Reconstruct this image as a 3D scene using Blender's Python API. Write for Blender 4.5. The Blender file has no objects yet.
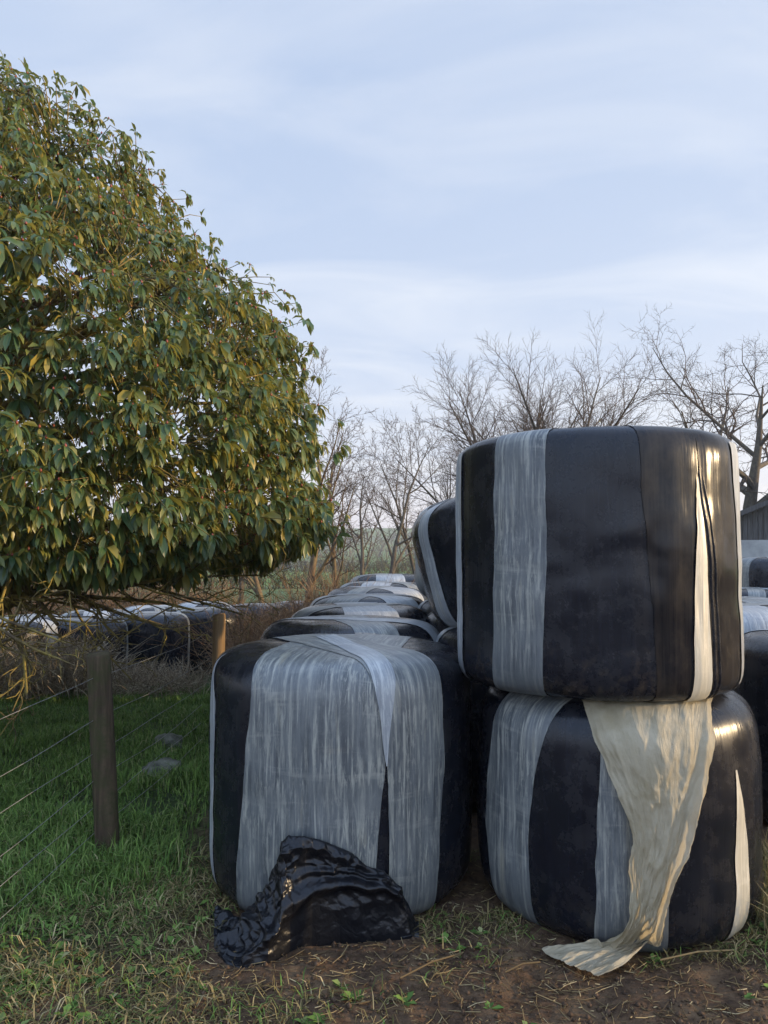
import bpy, math, random
import numpy as np
from mathutils import Vector

S = bpy.context.scene
COL = S.collection
PI = math.pi
rad = math.radians
rng = np.random.default_rng(11)

# ------------------------------------------------------------------ camera
F = 740.0
CAMH = 1.53
PITCH = rad(2.94)

def at(px, py, depth):
    """world point seen at a pixel for a chosen distance along +Y"""
    zc = (512 - py) / F
    y = math.cos(PITCH) - math.sin(PITCH) * zc
    z = math.sin(PITCH) + math.cos(PITCH) * zc
    k = depth / y
    return Vector(((px - 384) / F * k, depth, CAMH + z * k))

def on_ground(px, py, z=0.0):
    zc = (512 - py) / F
    y = math.cos(PITCH) - math.sin(PITCH) * zc
    zz = math.sin(PITCH) + math.cos(PITCH) * zc
    k = (z - CAMH) / zz
    return Vector(((px - 384) / F * k, y * k, z))

cam = bpy.data.cameras.new('camera')
cam.sensor_fit = 'VERTICAL'
cam.sensor_height = 36
cam.lens = 36 * F / 1024
cam.clip_end = 6000
cam.clip_start = 0.05
camo = bpy.data.objects.new('camera', cam)
COL.objects.link(camo)
camo.location = (0, 0, CAMH)
camo.rotation_euler = (PI / 2 + PITCH, 0, 0)
S.camera = camo

# ------------------------------------------------------------------ noise
def _h(ix, iy, iz, seed):
    h = (ix * 73856093) ^ (iy * 19349663) ^ (iz * 83492791) ^ (seed * 2654435761)
    h &= 0xffffffff
    h = ((h ^ (h >> 16)) * 0x45d9f3b) & 0xffffffff
    h = ((h ^ (h >> 16)) * 0x45d9f3b) & 0xffffffff
    h ^= (h >> 16)
    return h.astype(np.float64) / 4294967295.0

def noise(p, seed=0):
    p = np.asarray(p, float)
    i = np.floor(p).astype(np.int64)
    f = p - i
    f = f * f * f * (f * (f * 6 - 15) + 10)
    x, y, z = i[..., 0], i[..., 1], i[..., 2]
    fx, fy, fz = f[..., 0], f[..., 1], f[..., 2]
    def g(a, b, c): return _h(x + a, y + b, z + c, seed)
    c00 = g(0,0,0)*(1-fx) + g(1,0,0)*fx
    c10 = g(0,1,0)*(1-fx) + g(1,1,0)*fx
    c01 = g(0,0,1)*(1-fx) + g(1,0,1)*fx
    c11 = g(0,1,1)*(1-fx) + g(1,1,1)*fx
    return ((c00*(1-fy)+c10*fy)*(1-fz) + (c01*(1-fy)+c11*fy)*fz) * 2 - 1

def fbm(p, oct=4, seed=0):
    p = np.asarray(p, float)
    s = 0; a = 0.5
    for o in range(oct):
        s = s + a * noise(p * (2 ** o), seed + o * 17)
        a *= 0.5
    return s

def ridged(p, oct=3, seed=0):
    s = 0; a = 0.6
    for o in range(oct):
        s = s + a * (1 - 2 * np.abs(noise(np.asarray(p) * (2 ** o), seed + o * 13)))
        a *= 0.5
    return s

def worley(p, seed=0):
    """squared distance to the nearest scattered point: shallow bowls with sharp ridges between"""
    p = np.asarray(p, float); sh = p.shape[:-1]; p = p.reshape(-1, 3)
    i = np.floor(p).astype(np.int64); best = np.full(len(p), 9.0)
    for a in (-1, 0, 1):
        for b in (-1, 0, 1):
            for c in (-1, 0, 1):
                q = i + np.array([a, b, c])
                f = np.stack([_h(q[:, 0], q[:, 1], q[:, 2], seed + k) for k in (1, 2, 3)], -1)
                best = np.minimum(best, ((q + f - p) ** 2).sum(-1))
    return best.reshape(sh)

def sstep(a, b, x):
    t = np.clip((np.asarray(x, float) - a) / (b - a), 0, 1)
    return t * t * (3 - 2 * t)

# ------------------------------------------------------------------ mesh helpers
def link(o, parent=None):
    COL.objects.link(o)
    if parent: o.parent = parent
    return o

def mesh_np(name, v, faces, mat, parent=None, smooth=True, uv=None, matidx=None):
    """faces: list of (n,k) int arrays"""
    me = bpy.data.meshes.new(name)
    v = np.asarray(v, np.float32)
    if isinstance(faces, np.ndarray): faces = [faces]
    faces = [np.asarray(f, np.int32) for f in faces if len(f)]
    li = np.concatenate([f.ravel() for f in faces])
    tot = np.concatenate([np.full(len(f), f.shape[1], np.int32) for f in faces])
    st = np.concatenate([[0], np.cumsum(tot)[:-1]]).astype(np.int32)
    me.vertices.add(len(v)); me.vertices.foreach_set('co', v.ravel())
    me.loops.add(len(li)); me.loops.foreach_set('vertex_index', li)
    me.polygons.add(len(tot))
    me.polygons.foreach_set('loop_start', st)
    me.polygons.foreach_set('loop_total', tot)
    me.polygons.foreach_set('use_smooth', np.full(len(tot), smooth))
    if matidx is not None: me.polygons.foreach_set('material_index', np.asarray(matidx, np.int32))
    if uv is not None:
        l = me.uv_layers.new(name='UVMap')
        l.data.foreach_set('uv', np.asarray(uv, np.float32)[li].ravel())
    me.update(calc_edges=True)
    me.validate()
    for m in (mat if isinstance(mat, (list, tuple)) else [mat]): me.materials.append(m)
    return link(bpy.data.objects.new(name, me), parent)

def grid_faces(nr, nc, closed=False):
    r = np.arange(nr - 1)[:, None]
    c = np.arange(nc if closed else nc - 1)[None, :]
    c2 = (c + 1) % nc
    a = r * nc + c; b = r * nc + c2; d = (r + 1) * nc + c2; e = (r + 1) * nc + c
    return np.stack([a, b, d, e], -1).reshape(-1, 4)

def tubes(P, R, m=4):
    """P (N,K,3), R (N,K) -> verts, quads"""
    P = np.asarray(P, float); R = np.asarray(R, float)
    N, K, _ = P.shape
    T = np.gradient(P, axis=1)
    T /= np.linalg.norm(T, axis=2, keepdims=True) + 1e-9
    ref = np.where(np.abs(T[:, :1, 2:3]) > 0.85, np.array([[[1.0, 0.13, 0]]]), np.array([[[0, 0.1, 1.0]]]))
    A = np.cross(T, np.broadcast_to(ref, T.shape)); A /= np.linalg.norm(A, axis=2, keepdims=True) + 1e-9
    B = np.cross(T, A)
    ang = np.arange(m) / m * 2 * PI
    V = P[:, :, None] + R[:, :, None, None] * (A[:, :, None] * np.cos(ang)[None, None, :, None] + B[:, :, None] * np.sin(ang)[None, None, :, None])
    base = (np.arange(N) * K * m)[:, None, None]
    f = grid_faces(K, m, True)[None] + base
    return V.reshape(-1, 3), f.reshape(-1, 4)

class Acc:
    def __init__(self): self.v = []; self.f = {}; self.n = 0
    def add(self, v, f):
        v = np.asarray(v); f = np.asarray(f)
        self.f.setdefault(f.shape[1], []).append(f + self.n)
        self.v.append(v); self.n += len(v)
    def tube_list(self, items, m):
        byk = {}
        for p, r in items: byk.setdefault(len(p), []).append((p, r))
        for k, l in byk.items():
            self.add(*tubes(np.array([p for p, _ in l]), np.array([r for _, r in l]), m))
    def box(self, lo, hi):
        (x0, y0, z0), (x1, y1, z1) = lo, hi
        v = [(x0,y0,z0),(x1,y0,z0),(x1,y1,z0),(x0,y1,z0),(x0,y0,z1),(x1,y0,z1),(x1,y1,z1),(x0,y1,z1)]
        self.add(v, [(0,3,2,1),(4,5,6,7),(0,1,5,4),(1,2,6,5),(2,3,7,6),(3,0,4,7)])
    def build(self, name, mat, parent=None, smooth=True):
        return mesh_np(name, np.concatenate(self.v), [np.concatenate(x) for x in self.f.values()], mat, parent, smooth)

def empty(name, loc=(0, 0, 0), rot=(0, 0, 0)):
    o = bpy.data.objects.new(name, None)
    o.empty_display_size = 0.2
    o.location = loc; o.rotation_euler = rot
    return link(o)

def tag(o, label=None, cat=None, group=None, kind=None):
    if label: o['label'] = label
    if cat: o['category'] = cat
    if group: o['group'] = group
    if kind: o['kind'] = kind
    return o

# ------------------------------------------------------------------ materials
class NT:
    def __init__(self, name):
        self.m = bpy.data.materials.new(name); self.m.use_nodes = True
        self.t = self.m.node_tree
        self.b = self.t.nodes['Principled BSDF']; self.out = self.t.nodes['Material Output']
    def n(self, typ, **kw):
        nd = self.t.nodes.new(typ)
        for k, v in kw.items():
            if k in nd.inputs.keys() if isinstance(k, str) else False: nd.inputs[k].default_value = v
            else: setattr(nd, k, v)
        return nd
    def l(self, a, b): self.t.links.new(a, b); return b
    def coord(self, which='Object', scale=(1, 1, 1)):
        tc = self.n('ShaderNodeTexCoord')
        mp = self.n('ShaderNodeMapping'); mp.inputs['Scale'].default_value = scale
        self.l(tc.outputs[which], mp.inputs['Vector'])
        return mp.outputs['Vector']
    def pos(self, scale=(1, 1, 1)):
        g = self.n('ShaderNodeNewGeometry')
        mp = self.n('ShaderNodeMapping'); mp.inputs['Scale'].default_value = scale
        self.l(g.outputs['Position'], mp.inputs['Vector'])
        return mp.outputs['Vector']
    def noise(self, vec, scale=5, detail=4, rough=0.55, dist=0.0):
        nd = self.n('ShaderNodeTexNoise')
        nd.inputs['Scale'].default_value = scale; nd.inputs['Detail'].default_value = detail
        nd.inputs['Roughness'].default_value = rough; nd.inputs['Distortion'].default_value = dist
        if vec is not None: self.l(vec, nd.inputs['Vector'])
        return nd.outputs['Fac']
    def ramp(self, fac, stops):
        nd = self.n('ShaderNodeValToRGB'); e = nd.color_ramp.elements
        while len(e) < len(stops): e.new(0.5)
        for q, (p, c) in zip(e, stops):
            q.position = p
            q.color = (c, c, c, 1) if isinstance(c, (int, float)) else (*c, 1)
        self.l(fac, nd.inputs['Fac'])
        return nd.outputs['Color']
    def mix(self, fac, a, b, mode='MIX'):
        nd = self.n('ShaderNodeMix', data_type='RGBA', blend_type=mode)
        for s, v in ((nd.inputs[0], fac), (nd.inputs[6], a), (nd.inputs[7], b)):
            if isinstance(v, (int, float)): s.default_value = v
            elif isinstance(v, tuple): s.default_value = (*v, 1)
            else: self.l(v, s)
        return nd.outputs[2]
    def math(self, op, a, b=None, clamp=False):
        nd = self.n('ShaderNodeMath', operation=op); nd.use_clamp = clamp
        for s, v in ((nd.inputs[0], a), (nd.inputs[1], b)):
            if v is None: continue
            if isinstance(v, (int, float)): s.default_value = v
            else: self.l(v, s)
        return nd.outputs[0]
    def bump(self, h, strength=0.3, dist=0.01, prev=None):
        nd = self.n('ShaderNodeBump'); nd.inputs['Strength'].default_value = strength; nd.inputs['Distance'].default_value = dist
        self.l(h, nd.inputs['Height'])
        if prev is not None: self.l(prev, nd.inputs['Normal'])
        return nd.outputs['Normal']
    def set(self, col=None, rough=None, normal=None, spec=None):
        for nm, v in (('Base Color', col), ('Roughness', rough), ('Normal', normal), ('Specular IOR Level', spec)):
            if v is None: continue
            if isinstance(v, (int, float)): self.b.inputs[nm].default_value = v
            elif isinstance(v, tuple): self.b.inputs[nm].default_value = (*v, 1)
            else: self.l(v, self.b.inputs[nm])
        return self.m
    def sep(self, vec):
        nd = self.n('ShaderNodeSeparateXYZ'); self.l(vec, nd.inputs[0]); return nd.outputs
    def island(self):
        return self.n('ShaderNodeNewGeometry').outputs['Random Per Island']

def film_bumps(t, k=1.0):
    uv = t.coord('UV', (1, 1, 1))
    a = t.noise(t.coord('UV', (42, 1.6, 1)), 1.0, 3, 0.6, 0.4)
    b = t.noise(t.coord('UV', (110, 5, 1)), 1.0, 2, 0.5, 0.2)
    c = t.noise(t.coord('Object', (1, 1, 0.45)), 3.5, 2, 0.5)
    n1 = t.bump(c, 0.22, 0.02)
    n2 = t.bump(a, 0.36 * k, 0.005, n1)
    return t.bump(b, 0.4 * k, 0.0025, n2), a, b, c

def mat_black_film():
    t = NT('black_film')
    nrm, a, b, c = film_bumps(t)
    dustn = t.noise(t.coord('Object'), 9, 6, 0.7)
    dust = t.ramp(dustn, [(0.45, 0.0), (0.75, 1.0)])
    col = t.mix(t.ramp(a, [(0.35, 0.0), (0.75, 0.55)]), (0.0045, 0.006, 0.010), (0.013, 0.015, 0.022))
    col = t.mix(t.math('MULTIPLY', dust, 0.28), col, (0.06, 0.055, 0.05))
    # splashed mud, denser low down on the wrap
    z = t.sep(t.coord('Object'))[2]
    low = t.ramp(z, [(0.0, 1.0), (0.28, 0.0)])
    mud = t.math('MULTIPLY', low, t.ramp(t.noise(t.coord('Object'), 22, 5, 0.75), [(0.5, 0.0), (0.68, 1.0)]))
    col = t.mix(t.math('MULTIPLY', mud, 0.6), col, (0.10, 0.075, 0.05))
    r = t.ramp(dustn, [(0.3, 0.19), (0.7, 0.34)])
    return t.set(col, r, nrm, 0.36)

def mat_grey_film(name, dark, mid, light, tint):
    t = NT(name)
    nrm, a, b, c = film_bumps(t)
    s1 = t.noise(t.coord('UV', (60, 3.2, 1)), 1.0, 5, 0.72, 0.5)
    s2 = t.noise(t.coord('UV', (24, 1.2, 1)), 1.0, 4, 0.6, 0.3)
    blot = t.noise(t.coord('Object'), 6, 6, 0.7)
    s3 = t.noise(t.coord('UV', (75, 14, 1)), 1.0, 4, 0.7, 0.3)
    wet = t.noise(t.coord('Object', (1, 1, 0.6)), 4.5, 5, 0.7)
    col = t.mix(t.ramp(s2, [(0.35, 0.0), (0.65, 1.0)]), dark, mid)
    col = t.mix(t.math('MULTIPLY', t.ramp(s3, [(0.52, 0.0), (0.60, 1.0)]), t.ramp(wet, [(0.4, 0.0), (0.6, 0.8)])), col, light)
    col = t.mix(t.math('MULTIPLY', t.ramp(s3, [(0.36, 1.0), (0.44, 0.0)]), t.ramp(wet, [(0.3, 0.7), (0.55, 0.0)])), col, dark)
    hz = t.noise(t.coord('UV', (2.2, 17, 1)), 1.0, 4, 0.65, 0.6)
    col = t.mix(t.math('MULTIPLY', t.ramp(hz, [(0.56, 0.0), (0.66, 0.6)]), t.ramp(wet, [(0.35, 0.0), (0.6, 1.0)])), col, light)
    col = t.mix(t.ramp(s1, [(0.50, 0.0), (0.62, 1.0)]), col, light)
    col = t.mix(t.ramp(s1, [(0.36, 0.9), (0.45, 0.0)]), col, dark)
    col = t.mix(t.math('MULTIPLY', t.ramp(blot, [(0.45, 0.0), (0.64, 1.0)]), 0.62), col, tint)
    yl = t.ramp(t.noise(t.coord('UV', (9, 1.1, 1)), 1.0, 4, 0.7, 0.3), [(0.60, 0.0), (0.70, 0.5)])
    col = t.mix(yl, col, (0.34, 0.31, 0.22))
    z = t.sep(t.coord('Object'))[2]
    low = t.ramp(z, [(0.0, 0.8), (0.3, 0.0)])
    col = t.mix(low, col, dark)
    return t.set(col, 0.36, nrm, 0.5)

def mat_brownish_film():  # black film mixed with brown streaks and blotches
    t = NT('brownish_black_film')
    nrm, a, b, c = film_bumps(t, 0.45)
    st = t.noise(t.coord('UV', (85, 2.2, 1)), 1.0, 5, 0.7, 0.3)
    blot = t.noise(t.coord('Object', (1, 1, 0.6)), 7, 6, 0.7)
    col = t.mix(t.ramp(st, [(0.35, 0.0), (0.65, 1.0)]), (0.005, 0.006, 0.009), (0.020, 0.018, 0.017))
    col = t.mix(t.math('MULTIPLY', t.ramp(blot, [(0.45, 0.0), (0.68, 1.0)]), 0.7), col, (0.045, 0.038, 0.030))
    return t.set(col, t.ramp(blot, [(0.3, 0.13), (0.7, 0.24)]), nrm, 0.24)
M = {}
M['black'] = mat_black_film()
M['brownish'] = mat_brownish_film()
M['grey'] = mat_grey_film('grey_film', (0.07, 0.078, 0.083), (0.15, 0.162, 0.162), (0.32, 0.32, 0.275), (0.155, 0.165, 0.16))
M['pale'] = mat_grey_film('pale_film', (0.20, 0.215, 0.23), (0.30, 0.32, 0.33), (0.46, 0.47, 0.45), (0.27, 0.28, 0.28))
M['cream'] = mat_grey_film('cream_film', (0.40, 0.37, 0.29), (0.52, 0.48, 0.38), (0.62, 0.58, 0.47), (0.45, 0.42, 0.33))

def mat_sheet():
    t = NT('cream_sheet_film')
    n1 = t.noise(t.coord('UV', (26, 7, 1)), 1.0, 6, 0.65, 1.2)
    v = t.n('ShaderNodeTexVoronoi', feature='DISTANCE_TO_EDGE'); v.inputs['Scale'].default_value = 1.0
    t.l(t.coord('UV', (22, 9, 1)), v.inputs['Vector'])
    n5 = t.noise(t.coord('UV', (70, 26, 1)), 1.0, 5, 0.7, 2.0)
    nr = t.bump(n5, 0.6, 0.004, t.bump(v.outputs['Distance'], 0.55, 0.008, t.bump(n1, 0.8, 0.012)))
    col = t.mix(t.ramp(t.noise(t.coord('Object'), 7, 6, 0.7), [(0.4, 0.0), (0.7, 1.0)]), (0.58, 0.51, 0.36), (0.40, 0.33, 0.20))
    spot = t.ramp(t.noise(t.coord('Object'), 40, 4, 0.7), [(0.66, 0.0), (0.72, 1.0)])
    col = t.mix(t.math('MULTIPLY', spot, 0.6), col, (0.16, 0.11, 0.06))
    t.set(col, 0.45, nr, 0.4)
    tr = t.n('ShaderNodeBsdfTranslucent'); tr.inputs['Color'].default_value = (0.66, 0.55, 0.34, 1)
    mx = t.n('ShaderNodeMixShader'); mx.inputs[0].default_value = 0.36
    t.l(t.b.outputs[0], mx.inputs[1]); t.l(tr.outputs[0], mx.inputs[2]); t.l(mx.outputs[0], t.out.inputs['Surface'])
    return t.m
M['sheet'] = mat_sheet()

def mat_heap():
    t = NT('black_bin_film')
    v = t.n('ShaderNodeTexVoronoi', feature='DISTANCE_TO_EDGE'); v.inputs['Scale'].default_value = 16
    nz = t.n('ShaderNodeTexNoise'); nz.inputs['Scale'].default_value = 9; nz.inputs['Detail'].default_value = 4
    t.l(t.coord('Object'), nz.inputs['Vector'])
    mx = t.n('ShaderNodeMix', data_type='VECTOR'); mx.inputs[0].default_value = 0.14
    t.l(t.coord('Object'), mx.inputs[4]); t.l(nz.outputs['Color'], mx.inputs[5]); t.l(mx.outputs[1], v.inputs['Vector'])
    v2 = t.n('ShaderNodeTexVoronoi', feature='F1'); v2.inputs['Scale'].default_value = 34
    t.l(mx.outputs[1], v2.inputs['Vector'])
    nr = t.bump(nz.outputs['Fac'], 0.5, 0.02, t.bump(v.outputs['Distance'], 0.35, 0.014, t.bump(v2.outputs['Distance'], 0.15, 0.006)))
    return t.set((0.005, 0.0055, 0.0075), 0.30, nr, 0.36)
M['heap'] = mat_heap()

def mat_leaf():
    t = NT('evergreen_leaf')
    r = t.island()
    col = t.ramp(r, [(0.0, (0.026, 0.078, 0.042)), (0.45, (0.055, 0.118, 0.042)), (0.75, (0.105, 0.145, 0.038)), (0.90, (0.20, 0.19, 0.045)), (1.0, (0.36, 0.27, 0.06))])
    uv = t.sep(t.coord('UV'))
    tip = t.ramp(uv[1], [(0.45, 0.0), (1.0, 0.55)])
    edge = t.ramp(t.math('ABSOLUTE', uv[0]), [(0.55, 0.0), (1.0, 0.5)])
    yel = t.math('MULTIPLY', t.math('MAXIMUM', tip, edge), r)
    col = t.mix(yel, col, (0.30, 0.25, 0.05))
    rib = t.ramp(t.math('ABSOLUTE', uv[0]), [(0.0, 0.5), (0.14, 0.0)])
    col = t.mix(rib, col, (0.16, 0.18, 0.06))
    t.set(col, 0.38, None, 0.45)
    tr = t.n('ShaderNodeBsdfTranslucent')
    t.l(t.mix(0.6, col, (0.40, 0.33, 0.05)), tr.inputs['Color'])
    mx = t.n('ShaderNodeMixShader'); mx.inputs[0].default_value = 0.32
    t.l(t.b.outputs[0], mx.inputs[1]); t.l(tr.outputs[0], mx.inputs[2]); t.l(mx.outputs[0], t.out.inputs['Surface'])
    return t.m
M['leaf'] = mat_leaf()
M['bud'] = NT('bud').set((0.20, 0.045, 0.025), 0.5)

def mat_bark(name, dark, light, lichen=None, amt=0.5):
    t = NT(name)
    p = t.pos((1, 1, 0.35))
    n = t.noise(p, 16, 6, 0.7)
    col = t.mix(t.ramp(n, [(0.35, 0.0), (0.68, 1.0)]), dark, light)
    if lichen:
        l = t.ramp(t.noise(t.pos(), 7, 5, 0.7), [(0.5 - 0.12 * amt, 0.0), (0.62, amt)])
        col = t.mix(l, col, lichen)
    return t.set(col, 0.85, t.bump(n, 0.6, 0.01), 0.2)
M['bark_ever'] = mat_bark('lichened_bark', (0.045, 0.035, 0.022), (0.13, 0.095, 0.055), (0.32, 0.25, 0.06), 0.8)
M['bark_bare'] = mat_bark('grey_brown_bark', (0.045, 0.037, 0.03), (0.12, 0.098, 0.075), (0.15, 0.14, 0.09), 0.4)
M['twig_bare'] = mat_bark('bare_twig', (0.05, 0.038, 0.03), (0.12, 0.09, 0.068))
M['bark_warm'] = mat_bark('warm_bark', (0.07, 0.047, 0.03), (0.17, 0.115, 0.066), (0.25, 0.22, 0.10), 0.4)

def mat_stems(name, stops):
    t = NT(name)
    return t.set(t.ramp(t.island(), stops), 0.8, None, 0.2)
M['scrub'] = mat_stems('dead_stems', [(0, (0.12, 0.09, 0.06)), (0.5, (0.26, 0.20, 0.13)), (0.85, (0.42, 0.35, 0.24)), (1, (0.56, 0.50, 0.37))])
M['rust'] = mat_stems('rusty_stems', [(0, (0.08, 0.05, 0.03)), (0.5, (0.20, 0.115, 0.06)), (1, (0.34, 0.22, 0.11))])
M['straw'] = mat_stems('straw', [(0, (0.06, 0.042, 0.022)), (0.5, (0.15, 0.105, 0.05)), (0.9, (0.28, 0.21, 0.10)), (1, (0.45, 0.37, 0.21))])
M['grass'] = mat_stems('grass_blades', [(0, (0.05, 0.095, 0.02)), (0.4, (0.10, 0.175, 0.034)), (0.8, (0.16, 0.24, 0.05)), (0.96, (0.18, 0.22, 0.07)), (1, (0.34, 0.30, 0.15))])
M['drygrass'] = mat_stems('dry_grass', [(0, (0.06, 0.065, 0.02)), (0.4, (0.15, 0.125, 0.045)), (0.8, (0.28, 0.21, 0.09)), (1, (0.42, 0.34, 0.18))])
M['hedge'] = mat_stems('hedge_twigs', [(0, (0.05, 0.042, 0.03)), (0.6, (0.13, 0.10, 0.06)), (1, (0.15, 0.14, 0.05))])

def mat_wood(name, dark, light, moss=None):
    t = NT(name)
    g = t.noise(t.coord('Object', (26, 26, 1.6)), 1, 6, 0.65, 0.5)
    col = t.mix(t.ramp(g, [(0.33, 0.0), (0.68, 1.0)]), dark, light)
    if moss:
        col = t.mix(t.ramp(t.noise(t.coord('Object'), 9, 5, 0.7), [(0.42, 0.0), (0.62, 0.85)]), col, moss)
    return t.set(col, 0.85, t.bump(g, 1.0, 0.012), 0.2)
M['post_old'] = mat_wood('weathered_post', (0.026, 0.018, 0.011), (0.105, 0.074, 0.046), (0.045, 0.048, 0.018))
M['post_new'] = mat_wood('tan_post', (0.12, 0.08, 0.042), (0.26, 0.17, 0.085))
M['boards'] = mat_wood('weathered_boards', (0.055, 0.052, 0.052), (0.125, 0.12, 0.118))
def mat_simple(name, a, b, rough=0.8, sc=6, metal=0):
    t = NT(name)
    n = t.noise(t.pos(), sc, 6, 0.65)
    m = t.set(t.mix(t.ramp(n, [(0.35, 0.0), (0.65, 1.0)]), a, b), rough, t.bump(n, 0.3, 0.01), 0.3)
    t.b.inputs['Metallic'].default_value = metal
    return m
M['wire'] = mat_simple('galvanised_wire', (0.16, 0.15, 0.135), (0.28, 0.27, 0.25), 0.6, 30, 0.3)
M['concrete'] = mat_simple('concrete_panel', (0.30, 0.30, 0.30), (0.42, 0.42, 0.41), 0.9, 3)
M['roofsheet'] = mat_simple('fibre_cement_roof', (0.13, 0.13, 0.13), (0.24, 0.24, 0.23), 0.85, 2)
M['stone'] = mat_simple('pale_stone', (0.07, 0.075, 0.055), (0.18, 0.18, 0.14), 0.9, 14)

# ------------------------------------------------------------------ ground
def ground_h(x, y):
    x = np.asarray(x, float); y = np.asarray(y, float)
    leftm = sstep(-0.9, -1.7, x)
    d = (-0.26 * sstep(5, 9.5, y) - 0.40 * sstep(9.6, 11.2, y)) * leftm - 0.5 * sstep(11.5, 16, y) * (1 - leftm)
    d = d - 1.6 * sstep(22, 120, y)
    p = np.stack([x, y, np.zeros_like(x)], -1)
    near = 1 - sstep(12, 40, np.hypot(x, y))
    rough = 0.022 * fbm(p * 3.1, 4, 5) + 0.018 * fbm(p * 11.0, 3, 9) * (1 - 0.5 * leftm)
    und = 0.05 * fbm(p * 0.55, 2, 3)
    r = np.hypot(x, y)
    hills = sstep(260, 900, y) * (24 + 20 * fbm(p / 420.0, 3, 21)) * sstep(-3000, 200, y)
    return d + near * (rough + 0.0) + und * sstep(4, 12, r) + hills

def axis(dense_lo, dense_hi, step, ends):
    a = list(np.arange(dense_lo, dense_hi + 1e-6, step))
    s = step; v = dense_hi
    while v < ends[1]:
        s *= 1.13; v += s; a.append(v)
    s = step; v = dense_lo; b = []
    while v > ends[0]:
        s *= 1.13; v -= s; b.append(v)
    return np.array(b[::-1] + a)
gx = axis(-2.6, 2.6, 0.025, (-1100, 1100)); gy = axis(1.9, 4.6, 0.025, (-200, 1150))
GX, GY = np.meshgrid(gx, gy)
GZ = ground_h(GX, GY)

def mat_ground():
    t = NT('ground_soil_and_turf')
    P = t.pos(); xyz = t.sep(P)
    n1 = t.noise(P, 5, 8, 0.72); n2 = t.noise(P, 28, 6, 0.7); n3 = t.noise(P, 1.3, 4, 0.6)
    soil = t.mix(t.ramp(n2, [(0.35, 0.0), (0.68, 1.0)]), (0.040, 0.024, 0.014), (0.125, 0.076, 0.044))
    soil = t.mix(t.ramp(n1, [(0.48, 0.0), (0.66, 0.8)]), soil, (0.17, 0.11, 0.06))
    turf = t.mix(t.ramp(n2, [(0.3, 0.0), (0.7, 1.0)]), (0.018, 0.028, 0.010), (0.05, 0.07, 0.022))
    # turf left of the fence line, worn soil by the bales
    gx_ = t.math('ADD', xyz[0], t.math('MULTIPLY', t.math('SUBTRACT', n3, 0.5), 0.9))
    mL = t.n('ShaderNodeMapRange'); mL.inputs[1].default_value = -0.75; mL.inputs[2].default_value = -1.15
    t.l(gx_, mL.inputs[0])
    # trampled strip in front of the camera
    yy = t.math('ADD', xyz[1], t.math('MULTIPLY', t.math('SUBTRACT', n3, 0.5), 1.0))
    mF = t.n('ShaderNodeMapRange'); mF.inputs[1].default_value = 2.55; mF.inputs[2].default_value = 3.1
    t.l(yy, mF.inputs[0])
    far = t.n('ShaderNodeMapRange'); far.inputs[1].default_value = 12; far.inputs[2].default_value = 18
    t.l(xyz[1], far.inputs[0])
    g = t.math('MAXIMUM', t.math('MULTIPLY', mL.outputs[0], mF.outputs[0]), far.outputs[0])
    near = t.mix(g, soil, turf)
    # fields
    v = t.n('ShaderNodeTexVoronoi', feature='F1'); v.inputs['Scale'].default_value = 1.0
    t.l(t.pos((0.007, 0.011, 0.0)), v.inputs['Vector'])
    fld = t.ramp(t.sep(v.outputs['Color'])[0], [(0.0, (0.10, 0.18, 0.035)), (0.5, (0.13, 0.20, 0.045)), (0.8, (0.13, 0.15, 0.055)), (1.0, (0.15, 0.13, 0.07))])
    fld = t.mix(t.ramp(t.noise(t.pos((0.05, 0.02, 0.02)), 1, 6, 0.7), [(0.4, 0.0), (0.7, 0.7)]), fld, (0.09, 0.085, 0.04))
    ff = t.n('ShaderNodeMapRange'); ff.inputs[1].default_value = 16; ff.inputs[2].default_value = 26
    t.l(xyz[1], ff.inputs[0])
    col = t.mix(ff.outputs[0], near, fld)
    nr = t.bump(n2, 0.6, 0.02, t.bump(n1, 0.4, 0.03))
    return t.set(col, 0.95, nr, 0.2)
M['ground'] = mat_ground()
g = mesh_np('ground', np.stack([GX, GY, GZ], -1).reshape(-1, 3), grid_faces(len(gy), len(gx)), M['ground'])
tag(g, kind='structure')

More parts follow.
